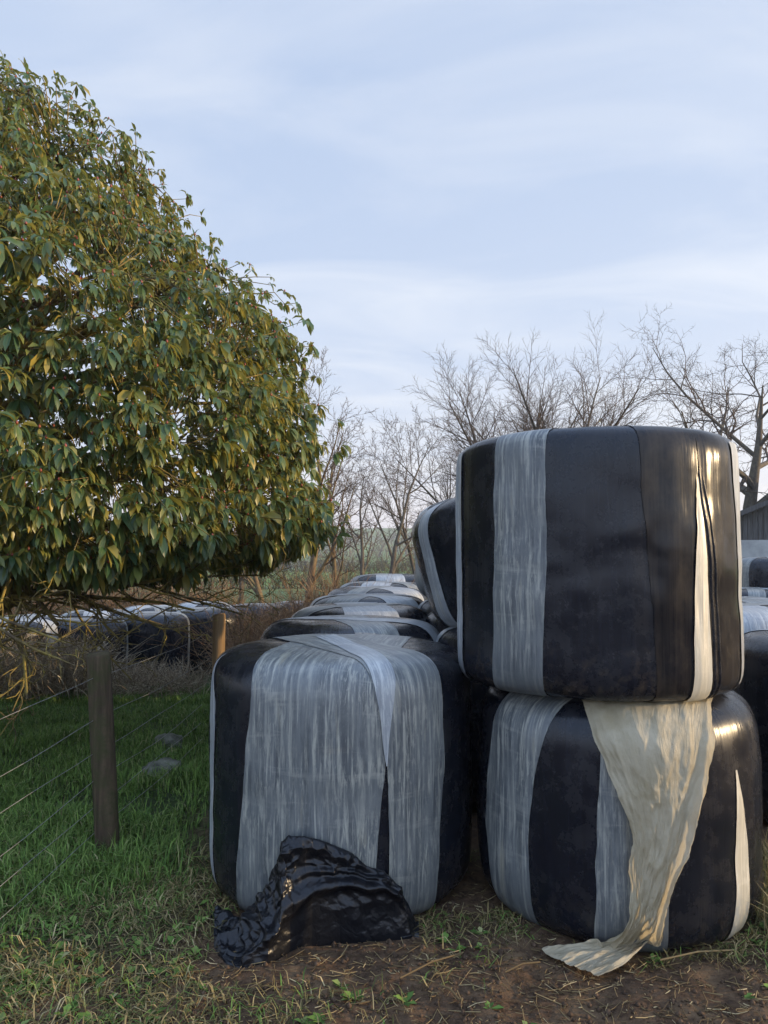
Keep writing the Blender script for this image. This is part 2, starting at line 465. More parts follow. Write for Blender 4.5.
# ------------------------------------------------------------------ bales
class Bale:
    """round bale standing on its flat end; base at local z=0"""
    def __init__(s, R, Hh, n, seed, amp=0.012):
        s.R, s.H, s.n, s.seed, s.amp = R, Hh / 2, n, seed, amp
    def clean(s, dirs):
        rho = np.hypot(dirs[..., 0], dirs[..., 1]); z = np.abs(dirs[..., 2])
        return ((rho / s.R) ** s.n + (z / s.H) ** s.n) ** (-1 / s.n)
    def surf(s, dirs, off=0.0):
        k = s.clean(dirs)
        p = dirs * k[..., None]
        d = s.amp * (1.2 * fbm(p * 2.6 + 7.3, 3, s.seed) )
        th = np.arctan2(p[..., 0], -p[..., 1])
        side = sstep(0.97, 0.8, np.abs(p[..., 2]) / s.H)
        q = np.stack([np.sin(th) * 9, np.cos(th) * 9, p[..., 2] * 1.3], -1)
        d = d + 0.010 * fbm(q, 3, s.seed + 50) * side + 0.006 * fbm(p * np.array([4, 4, 7]) + 3.1, 3, s.seed + 70)
        return p * (1 + (d + off) / k)[..., None] + np.array([0, 0, s.H])
    def body(s, nt=120, nz=80):
        th = np.arange(nt) / nt * 2 * PI - PI
        # even spacing over side and ends: angle in the profile plane
        diag = math.atan2(s.H, s.R)
        el = np.concatenate([np.linspace(-PI / 2, -diag, nz // 4, endpoint=False), np.linspace(-diag, diag, nz // 2, endpoint=False), np.linspace(diag, PI / 2, nz // 4 + 1)])
        el[0] += 1e-3; el[-1] -= 1e-3
        E, T = np.meshgrid(el, th, indexing='ij')
        D = np.stack([np.sin(T) * np.cos(E), -np.cos(T) * np.cos(E), np.sin(E)], -1)
        v = s.surf(D)
        top = np.abs(E) > diag * 1.05
        uv = np.stack([np.where(top, v[..., 0], T * s.R), np.where(top, v[..., 1], v[..., 2])], -1)
        n = v.shape[0]
        f = grid_faces(n, nt, True)
        vv = v.reshape(-1, 3)
        caps = [np.arange(nt)[::-1][None], (np.arange(nt) + (n - 1) * nt)[None]]
        return vv, [f] + caps, uv.reshape(-1, 2)
    def band(s, thc, keys, phi0, phi1, off=0.003, ncol=14, step=2.0, bulge=0.0):
        """film band round the wrap; keys = (phi deg, sL, sR)"""
        ks = sorted(keys)
        ph = np.arange(phi0, phi1 + 0.1, step)
        kp = [k[0] for k in ks]
        L = np.interp(ph, kp, [k[1] for k in ks]); Rr = np.interp(ph, kp, [k[2] for k in ks])
        wob = 0.006 * fbm(np.stack([ph * 0.09, ph * 0, ph * 0 + s.seed], -1), 3, 3)
        L = L + wob; Rr = Rr + 0.8 * wob[::-1]
        u = np.linspace(0, 1, ncol)
        Sx = L[:, None] + (Rr - L)[:, None] * u[None]
        Sx = np.clip(Sx, -s.R * 0.985, s.R * 0.985)
        A = np.radians(ph)[:, None] + 0 * Sx
        lo = np.zeros_like(Sx); hi = np.full_like(Sx, 2.0)
        ca, sa = np.cos(A), np.sin(A)
        for _ in range(32):
            m = (lo + hi) / 2
            f = (np.hypot(Sx, m * ca) / s.R) ** s.n + (np.abs(m * sa) / s.H) ** s.n
            ins = f < 1
            lo = np.where(ins, m, lo); hi = np.where(ins, hi, m)
        # local frame: d = outward at thc, p = lateral
        d = np.array([math.sin(thc), -math.cos(thc), 0]); p = np.array([math.cos(thc), math.sin(thc), 0])
        X = Sx[..., None] * p + (lo * ca)[..., None] * d + (lo * sa)[..., None] * np.array([0, 0, 1])
        D = X / np.linalg.norm(X, axis=-1, keepdims=True)
        o = off + bulge * np.sin(u * PI)[None] * (np.clip((Rr - L) / 0.012, 0, 1) if bulge else np.ones_like(L))[:, None]
        v = s.surf(D, o)
        seg = np.concatenate([[0], np.cumsum(np.linalg.norm(np.diff(v[:, ncol // 2], axis=0), axis=1))])
        uv = np.stack([Sx + thc * s.R, seg[:, None] + 0 * Sx], -1)
        return v.reshape(-1, 3), grid_faces(len(ph), ncol)[:, ::-1], uv.reshape(-1, 2)

def place(x, y, z):
    return (x, y, z)

def make_bale(b, loc, label, group, bands, rot=(0, 0, 0)):
    root = empty('silage_bale', loc, rot)
    tag(root, label, 'silage bale', group)
    v, f, uv = b.body()
    mesh_np('wrap', v, f, M['black'], root, True, uv)
    for (mat, name, thc, keys, p0, p1, off, bulge) in bands:
        v, f, uv = b.band(thc, keys, p0, p1, off, 14, 2.0, bulge)
        mesh_np(name, v, f, M[mat], root, True, uv)
    return root

def copy_tree(o, parent=None):
    c = o.copy(); COL.objects.link(c)
    if parent: c.parent = parent
    for ch in list(o.children): copy_tree(ch, c)
    return c

class PxMap:
    """pixel column -> lateral offset on a bale"""
    def __init__(s, cx, cy, R):
        s.d = math.hypot(cx, cy); s.ac = math.atan2(cx, cy); s.R = R
    def az(s, px):
        a = math.atan((px - 384) / F)
        b = max(-0.995, min(0.995, s.d * math.sin(a - s.ac) / s.R))
        return math.asin(b) - a
    def keys(s, thc, rows):
        out = []
        for ph, l, r in rows:
            out.append((ph, s.R * math.sin(s.az(l) - thc), s.R * math.sin(s.az(r) - thc)))
        return out

G_ROW = 'bales in the single-height row running back from the front bale'
G_STACK = 'bales in the two-high stack on the right'
G_FIELD = 'bales lined up in the field beyond the fence'
G_YARD = 'bales standing to the right of the stack'

# front bale
LX, LY = -0.206, 3.644
b1 = Bale(0.625, 1.10, 9.0, 1, 0.009)
m1 = PxMap(LX, LY, 0.625)
tc = m1.az(312)
k1 = m1.keys(tc, [(-40, 240, 373), (-20, 243, 377), (5, 247, 383), (20, 249, 385.5), (35, 252, 388)])
tc2 = m1.az(412)
k2 = m1.keys(tc2, [(-40, 389, 436), (-20, 388.5, 438), (5, 387.5, 441), (20, 385, 441), (35, 374, 440)])
tc3 = m1.az(385); k3 = m1.keys(tc3, [(12, 385.2, 386), (25, 381, 390), (38, 374, 397), (60, 372, 398)])
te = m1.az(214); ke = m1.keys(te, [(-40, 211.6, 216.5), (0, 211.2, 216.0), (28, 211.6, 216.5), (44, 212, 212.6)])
front_bale = make_bale(b1, (LX, LY, -0.03), 'single silage bale at the front with wide streaky grey bands, black plastic heaped against it', G_ROW, [
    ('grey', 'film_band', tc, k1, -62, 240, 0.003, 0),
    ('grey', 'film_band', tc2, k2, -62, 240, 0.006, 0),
    ('pale', 'painted_sheen', te, ke, -50, 44, 0.004, 0),  # pale strip on the left outline: rim reflection put in as colour
    ('pale', 'film_fold', tc3, k3, 12, 120, 0.009, 0),
])

# upper right
UX, UY = 0.969, 3.457
b2 = Bale(0.628, 1.09, 14, 2, 0.008)
m2 = PxMap(UX, UY, 0.628)
t1 = m2.az(520); kk1 = m2.keys(t1, [(-40, 491, 540), (0, 494, 546), (38, 495, 546)])
t2 = m2.az(697); kk2 = m2.keys(t2, [(-43, 690, 708), (-25, 690, 706), (0, 692.5, 703.5), (16, 695, 701), (25, 697.2, 699), (29, 698, 698.4)])
t3 = m2.az(668); kk3 = m2.keys(t3, [(-40, 655, 689), (0, 648, 691), (25, 642, 697), (38, 640, 699)])
t4 = m2.az(706); kk4 = m2.keys(t4, [(-40, 710, 714), (0, 706, 710), (20, 701.5, 704.5), (30, 700, 701), (36, 699.5, 699.8)])
kk5 = m2.keys(t4, [(-40, 715, 718), (0, 711, 713.5), (20, 706.5, 708.5), (32, 702, 702.6), (36, 701, 701.2)])
t8 = m2.az(722); kk8 = m2.keys(t8, [(-40, 709, 735), (0, 704, 735), (25, 700, 733), (40, 700, 731)])
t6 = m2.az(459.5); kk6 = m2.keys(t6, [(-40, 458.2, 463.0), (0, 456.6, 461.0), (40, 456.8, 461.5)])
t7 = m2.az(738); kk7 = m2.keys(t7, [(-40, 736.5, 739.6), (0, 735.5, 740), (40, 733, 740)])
make_bale(b2, (UX, UY, 0.935), 'upper bale of the front stack, black with one pale stripe and a bright sun glint', G_STACK, [
    ('grey', 'film_band', t1, kk1, -60, 238, 0.003, 0),
    ('cream', 'film_gap', t2, kk2, -44, 29, 0.008, 0),
    ('brownish', 'film_lap', t3, kk3, -58, 60, 0.003, 0),
    ('brownish', 'film_lap', t8, kk8, -58, 50, 0.003, 0),
    ('black', 'film_pleat', t4, kk4, -46, 36, 0.003, 0.006),
    ('black', 'film_pleat', t4, kk5, -46, 36, 0.003, 0.005),
    ('pale', 'painted_sheen', t6, kk6, -47, 39, 0.006, 0),  # pale strips down both outlines, sky sheen painted as film colour
    ('pale', 'painted_sheen', t7, kk7, -47, 39, 0.006, 0),
])

# lower right
DX, DY = 1.045, 3.45
b3 = Bale(0.61, 0.99, 6.2, 3, 0.012)
m3 = PxMap(DX, DY, 0.61)
t1 = m3.az(508); kk1 = m3.keys(t1, [(-40, 492, 527), (-10, 485, 526), (15, 486, 532), (40, 492, 547)])
t2 = m3.az(625); kk2 = m3.keys(t2, [(-40, 589, 661), (0, 592, 660), (40, 600, 660)])
t3 = m3.az(734); kk3 = m3.keys(t3, [(-44, 726, 742), (-15, 728, 741), (5, 729, 737), (20, 729.5, 731)])
make_bale(b3, (DX, DY, -0.045), 'lower bale of the front stack with two grey bands behind the hanging cream sheet', G_STACK, [
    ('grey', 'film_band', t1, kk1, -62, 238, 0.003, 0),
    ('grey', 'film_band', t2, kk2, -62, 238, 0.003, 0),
    ('cream', 'film_gap', t3, kk3, -46, 20, 0.004, 0),
])

# generic prototypes for the remaining bales: different banding
def generic(seed, mats, R=0.62, Hh=1.14, n=6):
    b = Bale(R, Hh, n, seed)
    r = random.Random(seed)
    out = []
    for i, (mat, deg, w) in enumerate(mats):
        th = rad(deg)
        w0 = w * (0.85 + 0.3 * r.random())
        out.append((mat, 'film_band', th, [(-40, -w / 2, w / 2), (20, -w0 / 2, w0 / 2), (90, -w / 2 + 0.02, w / 2), (180, -w0 / 2, w / 2)], -62, 240, 0.003 + 0.0015 * i, 0))
    return b, out

def generic_bale(seed, mats, loc, label, group, rot=(0, 0, 0), **kw):
    b, bands = generic(seed, mats, **kw)
    return make_bale(b, loc, label, group, bands, rot)

ZS = 0.955
protos = [
    generic_bale(21, [('grey', 20, 0.30), ('pale', 75, 0.22)], (-0.22, 5.0, -0.02), 'second bale in the low row, black shoulder and grey top just behind the front bale', G_ROW),
    generic_bale(22, [('pale', 12, 0.40), ('grey', -60, 0.26)], (-0.20, 6.32, -0.03), 'third bale in the low row, pale grey band over its top', G_ROW),
    generic_bale(23, [('grey', -30, 0.34), ('pale', 40, 0.36), ('grey', 100, 0.2)], (-0.16, 7.62, -0.02), 'fourth bale in the low row, mostly grey film on its top', G_ROW),
]
for q_ in protos: q_.scale = (1, 1, ZS)
def copy_bale(p, loc, label, group, rz=0.0, tilt=(0, 0), sc=(1, 1, ZS)):
    c = copy_tree(protos[p])
    c.location = loc; c.rotation_euler = (tilt[0], tilt[1], rz); c.scale = sc
    tag(c, label, 'silage bale', group)
    return c
copy_bale(1, (-0.10, 8.92, -0.01), 'fifth bale in the low row, behind the mostly grey topped bale', G_ROW, rad(35))
copy_bale(2, (-0.03, 10.22, 0.0), 'sixth bale in the low row, between the rusty scrub and the leaning bales', G_ROW, rad(-50))
copy_bale(1, (0.06, 11.55, 0.06), 'last and farthest bale of the low row, pale blotchy band facing out', G_ROW, rad(-8))

# second and third stacks behind the front stack
copy_bale(0, (0.93, 4.76, -0.03), 'dark lower bale in the gap behind the two front bales, under the leaning one', G_STACK, rad(-170))
copy_bale(0, (0.93, 6.02, -0.02), 'lower bale of the third stack, in shade behind the low row', G_STACK, rad(-178))
copy_bale(0, (0.93, 7.3, -0.02), 'lower bale of the fourth stack, deep behind the low row', G_STACK, rad(-165))
lean = generic_bale(31, [('pale', -66, 0.17), ('grey', 60, 0.25)], (0.94, 4.95, 1.11), 'leaning black upper bale with a pale band on its edge, just behind the front stack', G_STACK, (0, rad(-15), 0), R=0.60, Hh=0.86, n=5)
copy_bale(1, (0.86, 6.2, 1.12), 'second leaning upper bale, dark film, showing its pale edge past the first leaning one', G_STACK, rad(-95), (0, rad(-14)), (0.97, 0.97, 0.68))
copy_bale(2, (0.90, 7.5, 1.08), 'farthest upper bale of the stacks, small grey sliver above the low row', G_STACK, rad(-120), (0, rad(-8)), (0.97, 0.97, 0.60))

# field row beyond the fence
A = Vector((-5.5, 11.0, 0)); B = Vector((-1.75, 15.6, 0))
dv = (B - A); n_f = 6
perp = Vector((-dv.y, dv.x, 0)).normalized()
fp = Vector((A.x, A.y, 0)) + dv * 0.2
protos.append(generic_bale(25, [('grey', 96, 0.34)], (fp.x, fp.y, float(ground_h(fp.x, fp.y)) - 0.02), 'unused', G_FIELD, (0, 0, rad(15))))
fl = [
    'field row bale at the far end by the picture edge, pale band down its side',
    'field row bale behind the yellow lichened branch and dead brambles',
    'field row bale with dark shaded face between the brambles and the tan post',
    'field row bale with dark shaded face just left of the tan post',
    'field row bale with dark shaded face directly behind the tan post',
    'field row bale at the scrub end, glinting with low sun',
]
for i in range(n_f):
    if i == 1:
        protos[3]['label'] = fl[1]
        continue
    p = A + dv * (i / (n_f - 1))
    z = float(ground_h(p.x, p.y)) - 0.02
    copy_bale([1, 3, 3, 3, 3, 3][i], (p.x, p.y, z), fl[i], G_FIELD, rad([-100, 15, 8, 200, 14, 5][i]), (0, 0), (1.02, 1.02, 1.0))
fl2 = ['back row field bale whose grey top shows behind the dead brambles',
       'back row field bale whose grey top shows under the bare low branches',
       'back row field bale whose grey top shows above the dark shaded faces',
       'back row field bale nearest the thick warm tree trunk']
for i in range(4):
    p = A + dv * 0.04 + dv * ((i + 0.5) / (n_f - 1)) + perp * 1.2
    z = float(ground_h(p.x, p.y)) + 0.03
    copy_bale([2, 1, 2, 1][i], (p.x, p.y, z), fl2[i], G_FIELD, rad([50, 10, -70, 140][i]))

# right of the stack
copy_bale(0, (2.66, 4.28, -0.04), 'black bale with rounded shoulder cut by the picture edge beside the lower stack bale', G_YARD, rad(150), (0, 0), (1, 1, 0.96))
copy_bale(1, (2.62, 5.68, -0.02), 'bale with bright grey top behind the black one at the picture edge', G_YARD, rad(-20), (0, 0), (1, 1, 0.99))
copy_bale(2, (3.4, 7.05, -0.02), 'pale topped bale behind the bright grey one, towards the barn', G_YARD, rad(30))
copy_bale(0, (6.55, 12.6, 0.18), 'dark bale in the far heap in front of the barn, higher one', G_YARD, rad(90), (0, 0), (1, 1, 1.08))
copy_bale(1, (5.75, 11.6, -0.16), 'low bale with pale front in the far heap before the barn', G_YARD, rad(40))
copy_bale(0, (7.0, 11.4, 0.0), 'dark bale at the right of the far heap before the barn', G_YARD, rad(60))

# ------------------------------------------------------------------ hanging cream sheet
def build_sheet():
    rows = [  # py, pxL, pxR, offset
        (694, 578, 716, 0.0), (703, 580, 713, 0.020), (740, 592, 712, 0.030), (780, 612, 706, 0.040), (812, 626, 698, 0.05),
        (842, 632, 690, 0.055), (870, 631, 678, 0.06), (900, 631, 667, 0.065), (925, 624, 660, 0.07)]
    R = 0.605
    def onbale(px, py, off):
        a = math.atan((px - 384) / F)
        d = math.hypot(DX, DY); ac = math.atan2(DX, DY)
        lo, hi = 2.5, 3.6
        # march the ray until it meets the bale offset surface
        dep = 2.2
        while dep < 3.6:
            q = at(px, py, dep)
            loc = np.array([q.x - DX, q.y - DY, q.z - (-0.045 + b3.H)])
            nn = np.linalg.norm(loc)
            k = float(b3.clean((loc / nn)[None])[0])
            if nn < k + off: break
            dep += 0.004
        return q
    L = []; Rr = []
    for py, l, r, off in rows:
        L.append(onbale(l, py, off)); Rr.append(onbale(r, py, off))
    for (l, lpy, lz), (r, rpy, rz) in [((600, 944, 0.045), (653, 940, 0.06)), ((578, 946, 0.035), (640, 956, 0.03)), ((556, 947, 0.03), (622, 968, 0.025)), ((538, 952, 0.02), (600, 979, 0.018))]:
        L.append(on_ground(l, lpy, lz)); Rr.append(on_ground(r, rpy, rz))
    L = np.array([list(v) for v in L]); Rr = np.array([list(v) for v in Rr])
    n = len(L)
    tt = np.linspace(0, n - 1, 300)
    def cr(Pt):
        i = np.clip(np.floor(tt).astype(int), 0, n - 2); f = (tt - i)[:, None]
        p0 = Pt[np.clip(i - 1, 0, n - 1)]; p1 = Pt[i]; p2 = Pt[i + 1]; p3 = Pt[np.clip(i + 2, 0, n - 1)]
        return 0.5 * (2 * p1 + (p2 - p0) * f + (2 * p0 - 5 * p1 + 4 * p2 - p3) * f ** 2 + (3 * p1 - p0 - 3 * p2 + p3) * f ** 3)
    Ls, Rs = cr(L), cr(Rr)
    nc = 130
    u = np.linspace(0, 1, nc)
    P = Ls[:, None] * (1 - u)[None, :, None] + Rs[:, None] * u[None, :, None]
    # arc between the two ends follows the round bale
    cen = np.array([DX, DY]); v2 = P[..., :2] - cen
    rr = np.linalg.norm(v2, axis=-1, keepdims=True)
    fl = sstep(0.10, 0.30, P[..., 2:3])
    endr = np.maximum(np.linalg.norm(Ls[:, None, :2] - cen, axis=-1, keepdims=True) * (1 - u)[None, :, None] + np.linalg.norm(Rs[:, None, :2] - cen, axis=-1, keepdims=True) * u[None, :, None], rr)
    P[..., :2] = cen + v2 / rr * (rr * (1 - fl) + endr * fl)
    # folds: gathered towards the bottom
    w = np.linalg.norm(Rs - Ls, axis=1)
    t01 = np.linspace(0, 1, len(tt))
    gather = np.interp(t01, [0, 0.08, 0.3, 0.5, 0.68, 1.0], [0.004, 0.007, 0.011, 0.020, 0.024, 0.011])
    T2, U2 = np.meshgrid(t01, u, indexing='ij')
    wp = 0.25 * fbm(np.stack([U2 * 2.5, T2 * 5, T2 * 0], -1), 4, 77)
    # creases run down and towards the gathered right hem
    sk = U2 * np.interp(t01, [0, 0.5, 1], [1.0, 1.0, 1.0])[:, None] - 0.25 * (1 - T2) * (U2 - 1) * 0
    fold = 1.5 * ridged(np.stack([sk * 4.5 + wp * 2, T2 * 2.6 + wp, U2 * 0 + 3.3], -1), 2, 5) - 0.5
    fold += 0.9 * fbm(np.stack([U2 * 9 + wp * 3, T2 * 9, U2 * 0 + 1.3], -1), 3, 25)
    fold += 0.45 * ridged(np.stack([(U2 + T2 * 0.8) * 12 + wp * 4, (T2 - U2 * 0.3) * 10, U2 * 0 + 5.1], -1), 3, 35)
    fold *= 0.62
    crk = worley(np.stack([U2 * 7 + wp * 2, T2 * 13 + U2 * 2, U2 * 0 + 2.2], -1), 51) + 0.5 * worley(np.stack([U2 * 17 + wp * 4, T2 * 34 - U2 * 5, U2 * 0 + 4.2], -1), 52)
    fold += 0.5 * (crk - 0.4) / (0.35 + 40 * gather[:, None])
    dPt = np.gradient(P, axis=0); dPu = np.gradient(P, axis=1)
    N = np.cross(dPt, dPu); N /= np.linalg.norm(N, axis=-1, keepdims=True) + 1e-9
    sgn = np.sign(N[..., 1:2] * -1 + N[..., 2:3] * 0.5); sgn[sgn == 0] = 1
    # outward = away from bale / up from the ground
    N = N * np.sign(np.sum(N * np.array([0, -1, 0.7]), -1, keepdims=True))
    P = P + N * ((fold + 0.5) * gather[:, None])[..., None]
    # right hem rolled over into a cord-like edge
    hem = np.exp(-((U2 - 0.93) / 0.06) ** 2) * np.interp(t01, [0, 0.15, 0.4, 0.7, 0.8], [0, 0.01, 0.03, 0.03, 0.0])[:, None]
    P = P + N * hem[..., None]
    # uneven torn edges
    jag = 0.02 * fbm(np.stack([T2 * 11, T2 * 0, U2 * 0 + np.round(U2) * 5], -1), 5, 8) * (np.abs(U2 - 0.5) * 2) ** 6
    P[..., 0] += jag
    P[..., 2] = np.maximum(P[..., 2], 0.012 + ground_h(P[..., 0], P[..., 1]))
    uv = np.stack([U2 * 0.6, T2 * 1.6], -1).reshape(-1, 2)
    o = mesh_np('plastic_sheet', P.reshape(-1, 3), grid_faces(len(tt), nc), M['sheet'], None, True, uv)
    tag(o, 'torn cream plastic sheet hanging from between the stacked bales onto the soil', 'plastic sheet')
build_sheet()

# ------------------------------------------------------------------ black plastic heap
def build_heap():
    top = np.array([(214, 950), (224, 938), (236, 926), (250, 908), (268, 884), (278, 862), (281, 842), (288, 837), (302, 838), (318, 841), (338, 849), (356, 858), (366, 866), (384, 871), (398, 886), (409, 906), (416, 926), (419, 938)], float)
    bot = np.array([(214, 956), (226, 964), (244, 969), (268, 966), (290, 954), (312, 947), (340, 944), (400, 943), (419, 940)], float)
    nu, nv = 330, 210
    px = np.linspace(214, 419, nu)
    ty = np.interp(px, top[:, 0], top[:, 1]); by = np.interp(px, bot[:, 0], bot[:, 1])
    P = np.zeros((nu, nv, 3))
    v = np.linspace(0, 1.35, nv)
    for i in range(nu):
        g0 = on_ground(px[i], by[i], 0.0)
        # where the bale stands behind this column
        xx = g0.x * 1.04
        dx = xx - LX
        yb = LY - math.sqrt(max(0.05, 0.645 ** 2 - dx * dx)) if abs(dx) < 0.6 else 3.35
        yb = min(yb, 3.22) - 0.03
        back = max(g0.y + 0.05, min(yb, g0.y + 0.34))
        tp = at(px[i], ty[i], back)
        H = max(0.03, tp.z)
        vv = np.minimum(v, 1)
        dep = g0.y + (back - g0.y) * (0.25 * vv + 0.75 * vv ** 2.2)
        z = H * np.sin(vv * PI / 2) ** 0.85
        over = np.maximum(v - 1, 0) / 0.35
        dep = dep + over * 0.05; z = z * (1 - over ** 1.5)
        kx = dep / g0.y
        P[i, :, 0] = g0.x * (1 + (kx - 1) * 1.0); P[i, :, 1] = dep; P[i, :, 2] = z
    U, V = np.meshgrid(np.linspace(0, 1, nu), v, indexing='ij')
    dU = np.gradient(P, axis=0); dV = np.gradient(P, axis=1)
    N = np.cross(dU, dV); N /= np.linalg.norm(N, axis=-1, keepdims=True) + 1e-9
    N = N * np.sign(np.sum(N * np.array([0, -1, 0.6]), -1, keepdims=True))
    warp = np.stack([fbm(P * 4, 3, 1), fbm(P * 4, 3, 2), fbm(P * 4, 3, 3)], -1)
    tail = sstep(0.44, 0.2, U)
    Z = P[..., 2]
    lobe = np.exp(-((U - 0.60) / 0.20) ** 2 - ((V - 0.66) / 0.20) ** 2) + np.exp(-((U - 0.86) / 0.10) ** 2 - ((V - 0.75) / 0.16) ** 2)
    crum = np.clip(1.1 * lobe * sstep(1.05, 0.85, V) + tail, 0, 1)
    d = 0.016 * fbm(P * 5.0, 2, 6)
    # broad dent under the peak, fold sweeping from the tail up to the right
    d += -0.035 * np.exp(-((U - 0.42) / 0.16) ** 2 - ((V - 0.52) / 0.22) ** 2)
    cr_ = V - (0.22 + 0.42 * sstep(0.2, 0.95, U) ** 1.3 + 0.05 * fbm(P * 6, 2, 60))
    d += 0.040 * np.exp(-(cr_ / 0.07) ** 2) * sstep(0.12, 0.3, U) * sstep(1.0, 0.8, U)
    d += 0.018 * np.exp(-((cr_ - 0.15) / 0.04) ** 2) * sstep(0.3, 0.5, U) * sstep(0.95, 0.75, U)
    d += 0.004 * ridged(P * np.array([9, 9, 5]) + warp * 3, 3, 4)
    d += (0.010 + 0.050 * crum) * (worley(P * np.array([8, 8, 11]) + warp * 1.2, 24) - 0.3)
    d += (0.004 + 0.028 * crum) * (worley(P * np.array([20, 20, 26]) + warp * 2, 34) - 0.3)
    d += 0.003 * crum * (worley(P * 48 + warp * 3, 44) - 0.3)
    env = sstep(0, 0.3, V)
    P = P + N * (d * env)[..., None]
    P[..., 2] = np.maximum(P[..., 2], ground_h(P[..., 0], P[..., 1]) - 0.02 + 0.03 * sstep(0, 0.05, V) * sstep(1.0, 0.97, U) * sstep(0, 0.03, U))
    o = mesh_np('plastic_bag', P.reshape(-1, 3), grid_faces(nu, nv), M['heap'], None, True)
    tag(o, 'crumpled glossy black plastic heaped on the ground against the front bale', 'plastic bag')
build_heap()

# ------------------------------------------------------------------ fence
def build_fence():
    root = empty('wire_fence', (-1.4, 3.77, 0))
    tag(root, 'post and wire fence with one weathered post and one tan post along the grass', 'fence')
    bx, by = -1.4, 3.77
    def post(x, y, h, r, mat, lean, seed, label=None):
        nz, nt = 26, 20
        zz = np.concatenate([np.linspace(-0.3, h - 0.015, nz - 2), [h, h + 0.003]])
        th = np.arange(nt) / nt * 2 * PI
        Z, T = np.meshgrid(zz, th, indexing='ij')
        rr = r * (1 + 0.06 * fbm(np.stack([np.cos(T) * 1.5, np.sin(T) * 1.5, Z * 1.5], -1), 3, seed))
        # a half-round stake with flattened sides
        rr = rr * (1 - 0.13 * np.clip(np.cos(2 * (T - 0.6)), 0, 1))
        rr[-2] *= 0.9; rr[-1] *= 0.02
        top = np.where(Z > h - 0.1, 0.009 * np.cos(T - 0.4) * (rr / r), 0)
        V = np.stack([x - bx + lean[0] * Z + rr * np.cos(T), y - by + lean[1] * Z + rr * np.sin(T), Z + top * sstep(h - 0.1, h, Z)], -1)
        o = mesh_np('post', V.reshape(-1, 3), grid_faces(nz, nt, True), mat, root, True)
        if label: o['label'] = label
    post(-1.375, 3.77, 1.01, 0.066, M['post_old'], (-0.075, 0.02), 1, 'dark mossy fence post leaning slightly left')
    z2 = float(ground_h(-1.285, 5.8))
    post(-1.285, 5.8, 1.03, 0.052, M['post_new'], (0.0, 0.0), 4, 'clean tan fence post')
    post(-1.47, 1.55, 1.02, 0.06, M['post_old'], (0.0, 0.0), 7)
    stations = [(-1.49, 0.2), (-1.47, 1.55), (-1.375, 3.77), (-1.285, 5.8)]
    for k, h in enumerate([0.90, 0.68, 0.52, 0.38, 0.25, 0.12]):
        pts = []
        for j in range(len(stations) - 1):
            (x0, y0), (x1, y1) = stations[j], stations[j + 1]
            for q in range(10):
                t = q / 10
                sag = -0.02 * math.sin(t * PI) * (1 + 0.6 * math.sin(k * 2.1 + j))
                wob = 0.008 * math.sin(t * 9 + k * 3 + j * 2)
                pts.append((x0 + (x1 - x0) * t - bx - 0.07 + 0.5 * wob, y0 + (y1 - y0) * t - by, h + sag + wob))
        pts = np.array(pts)
        v, f = tubes(pts[None], np.full((1, len(pts)), 0.0014), 5)
        mesh_np('wire', v, f, M['wire'], root)
build_fence()

# ------------------------------------------------------------------ stones in the grass
def stone(px, py, size, label, seed):
    z = 0.05
    q = on_ground(px, py, z)
    q.z = float(ground_h(q.x, q.y)) + 0.015
    nt, nz = 28, 18
    T, E = np.meshgrid(np.arange(nt) / nt * 2 * PI, np.linspace(-PI / 2 + .01, PI / 2 - .01, nz))
    D = np.stack([np.cos(T) * np.cos(E), np.sin(T) * np.cos(E), np.sin(E)], -1)
    r = 1 + 0.5 * fbm(D * 1.3 + seed, 2, seed) + 0.12 * ridged(D * 2.5 + seed, 3, seed)
    V = D * r[..., None] * np.array([size[0], size[1], size[2]])
    o = mesh_np('stone', V.reshape(-1, 3), [grid_faces(nz, nt, True)], M['stone'], None, True)
    o.location = q
    tag(o, label, 'stone')
stone(170, 738, (0.12, 0.10, 0.10), 'small angular pale stone in the grass, nearer the tan post', 3)
stone(163, 768, (0.13, 0.09, 0.085), 'wider flat grey stone half sunk in grass beside the weathered post', 8)

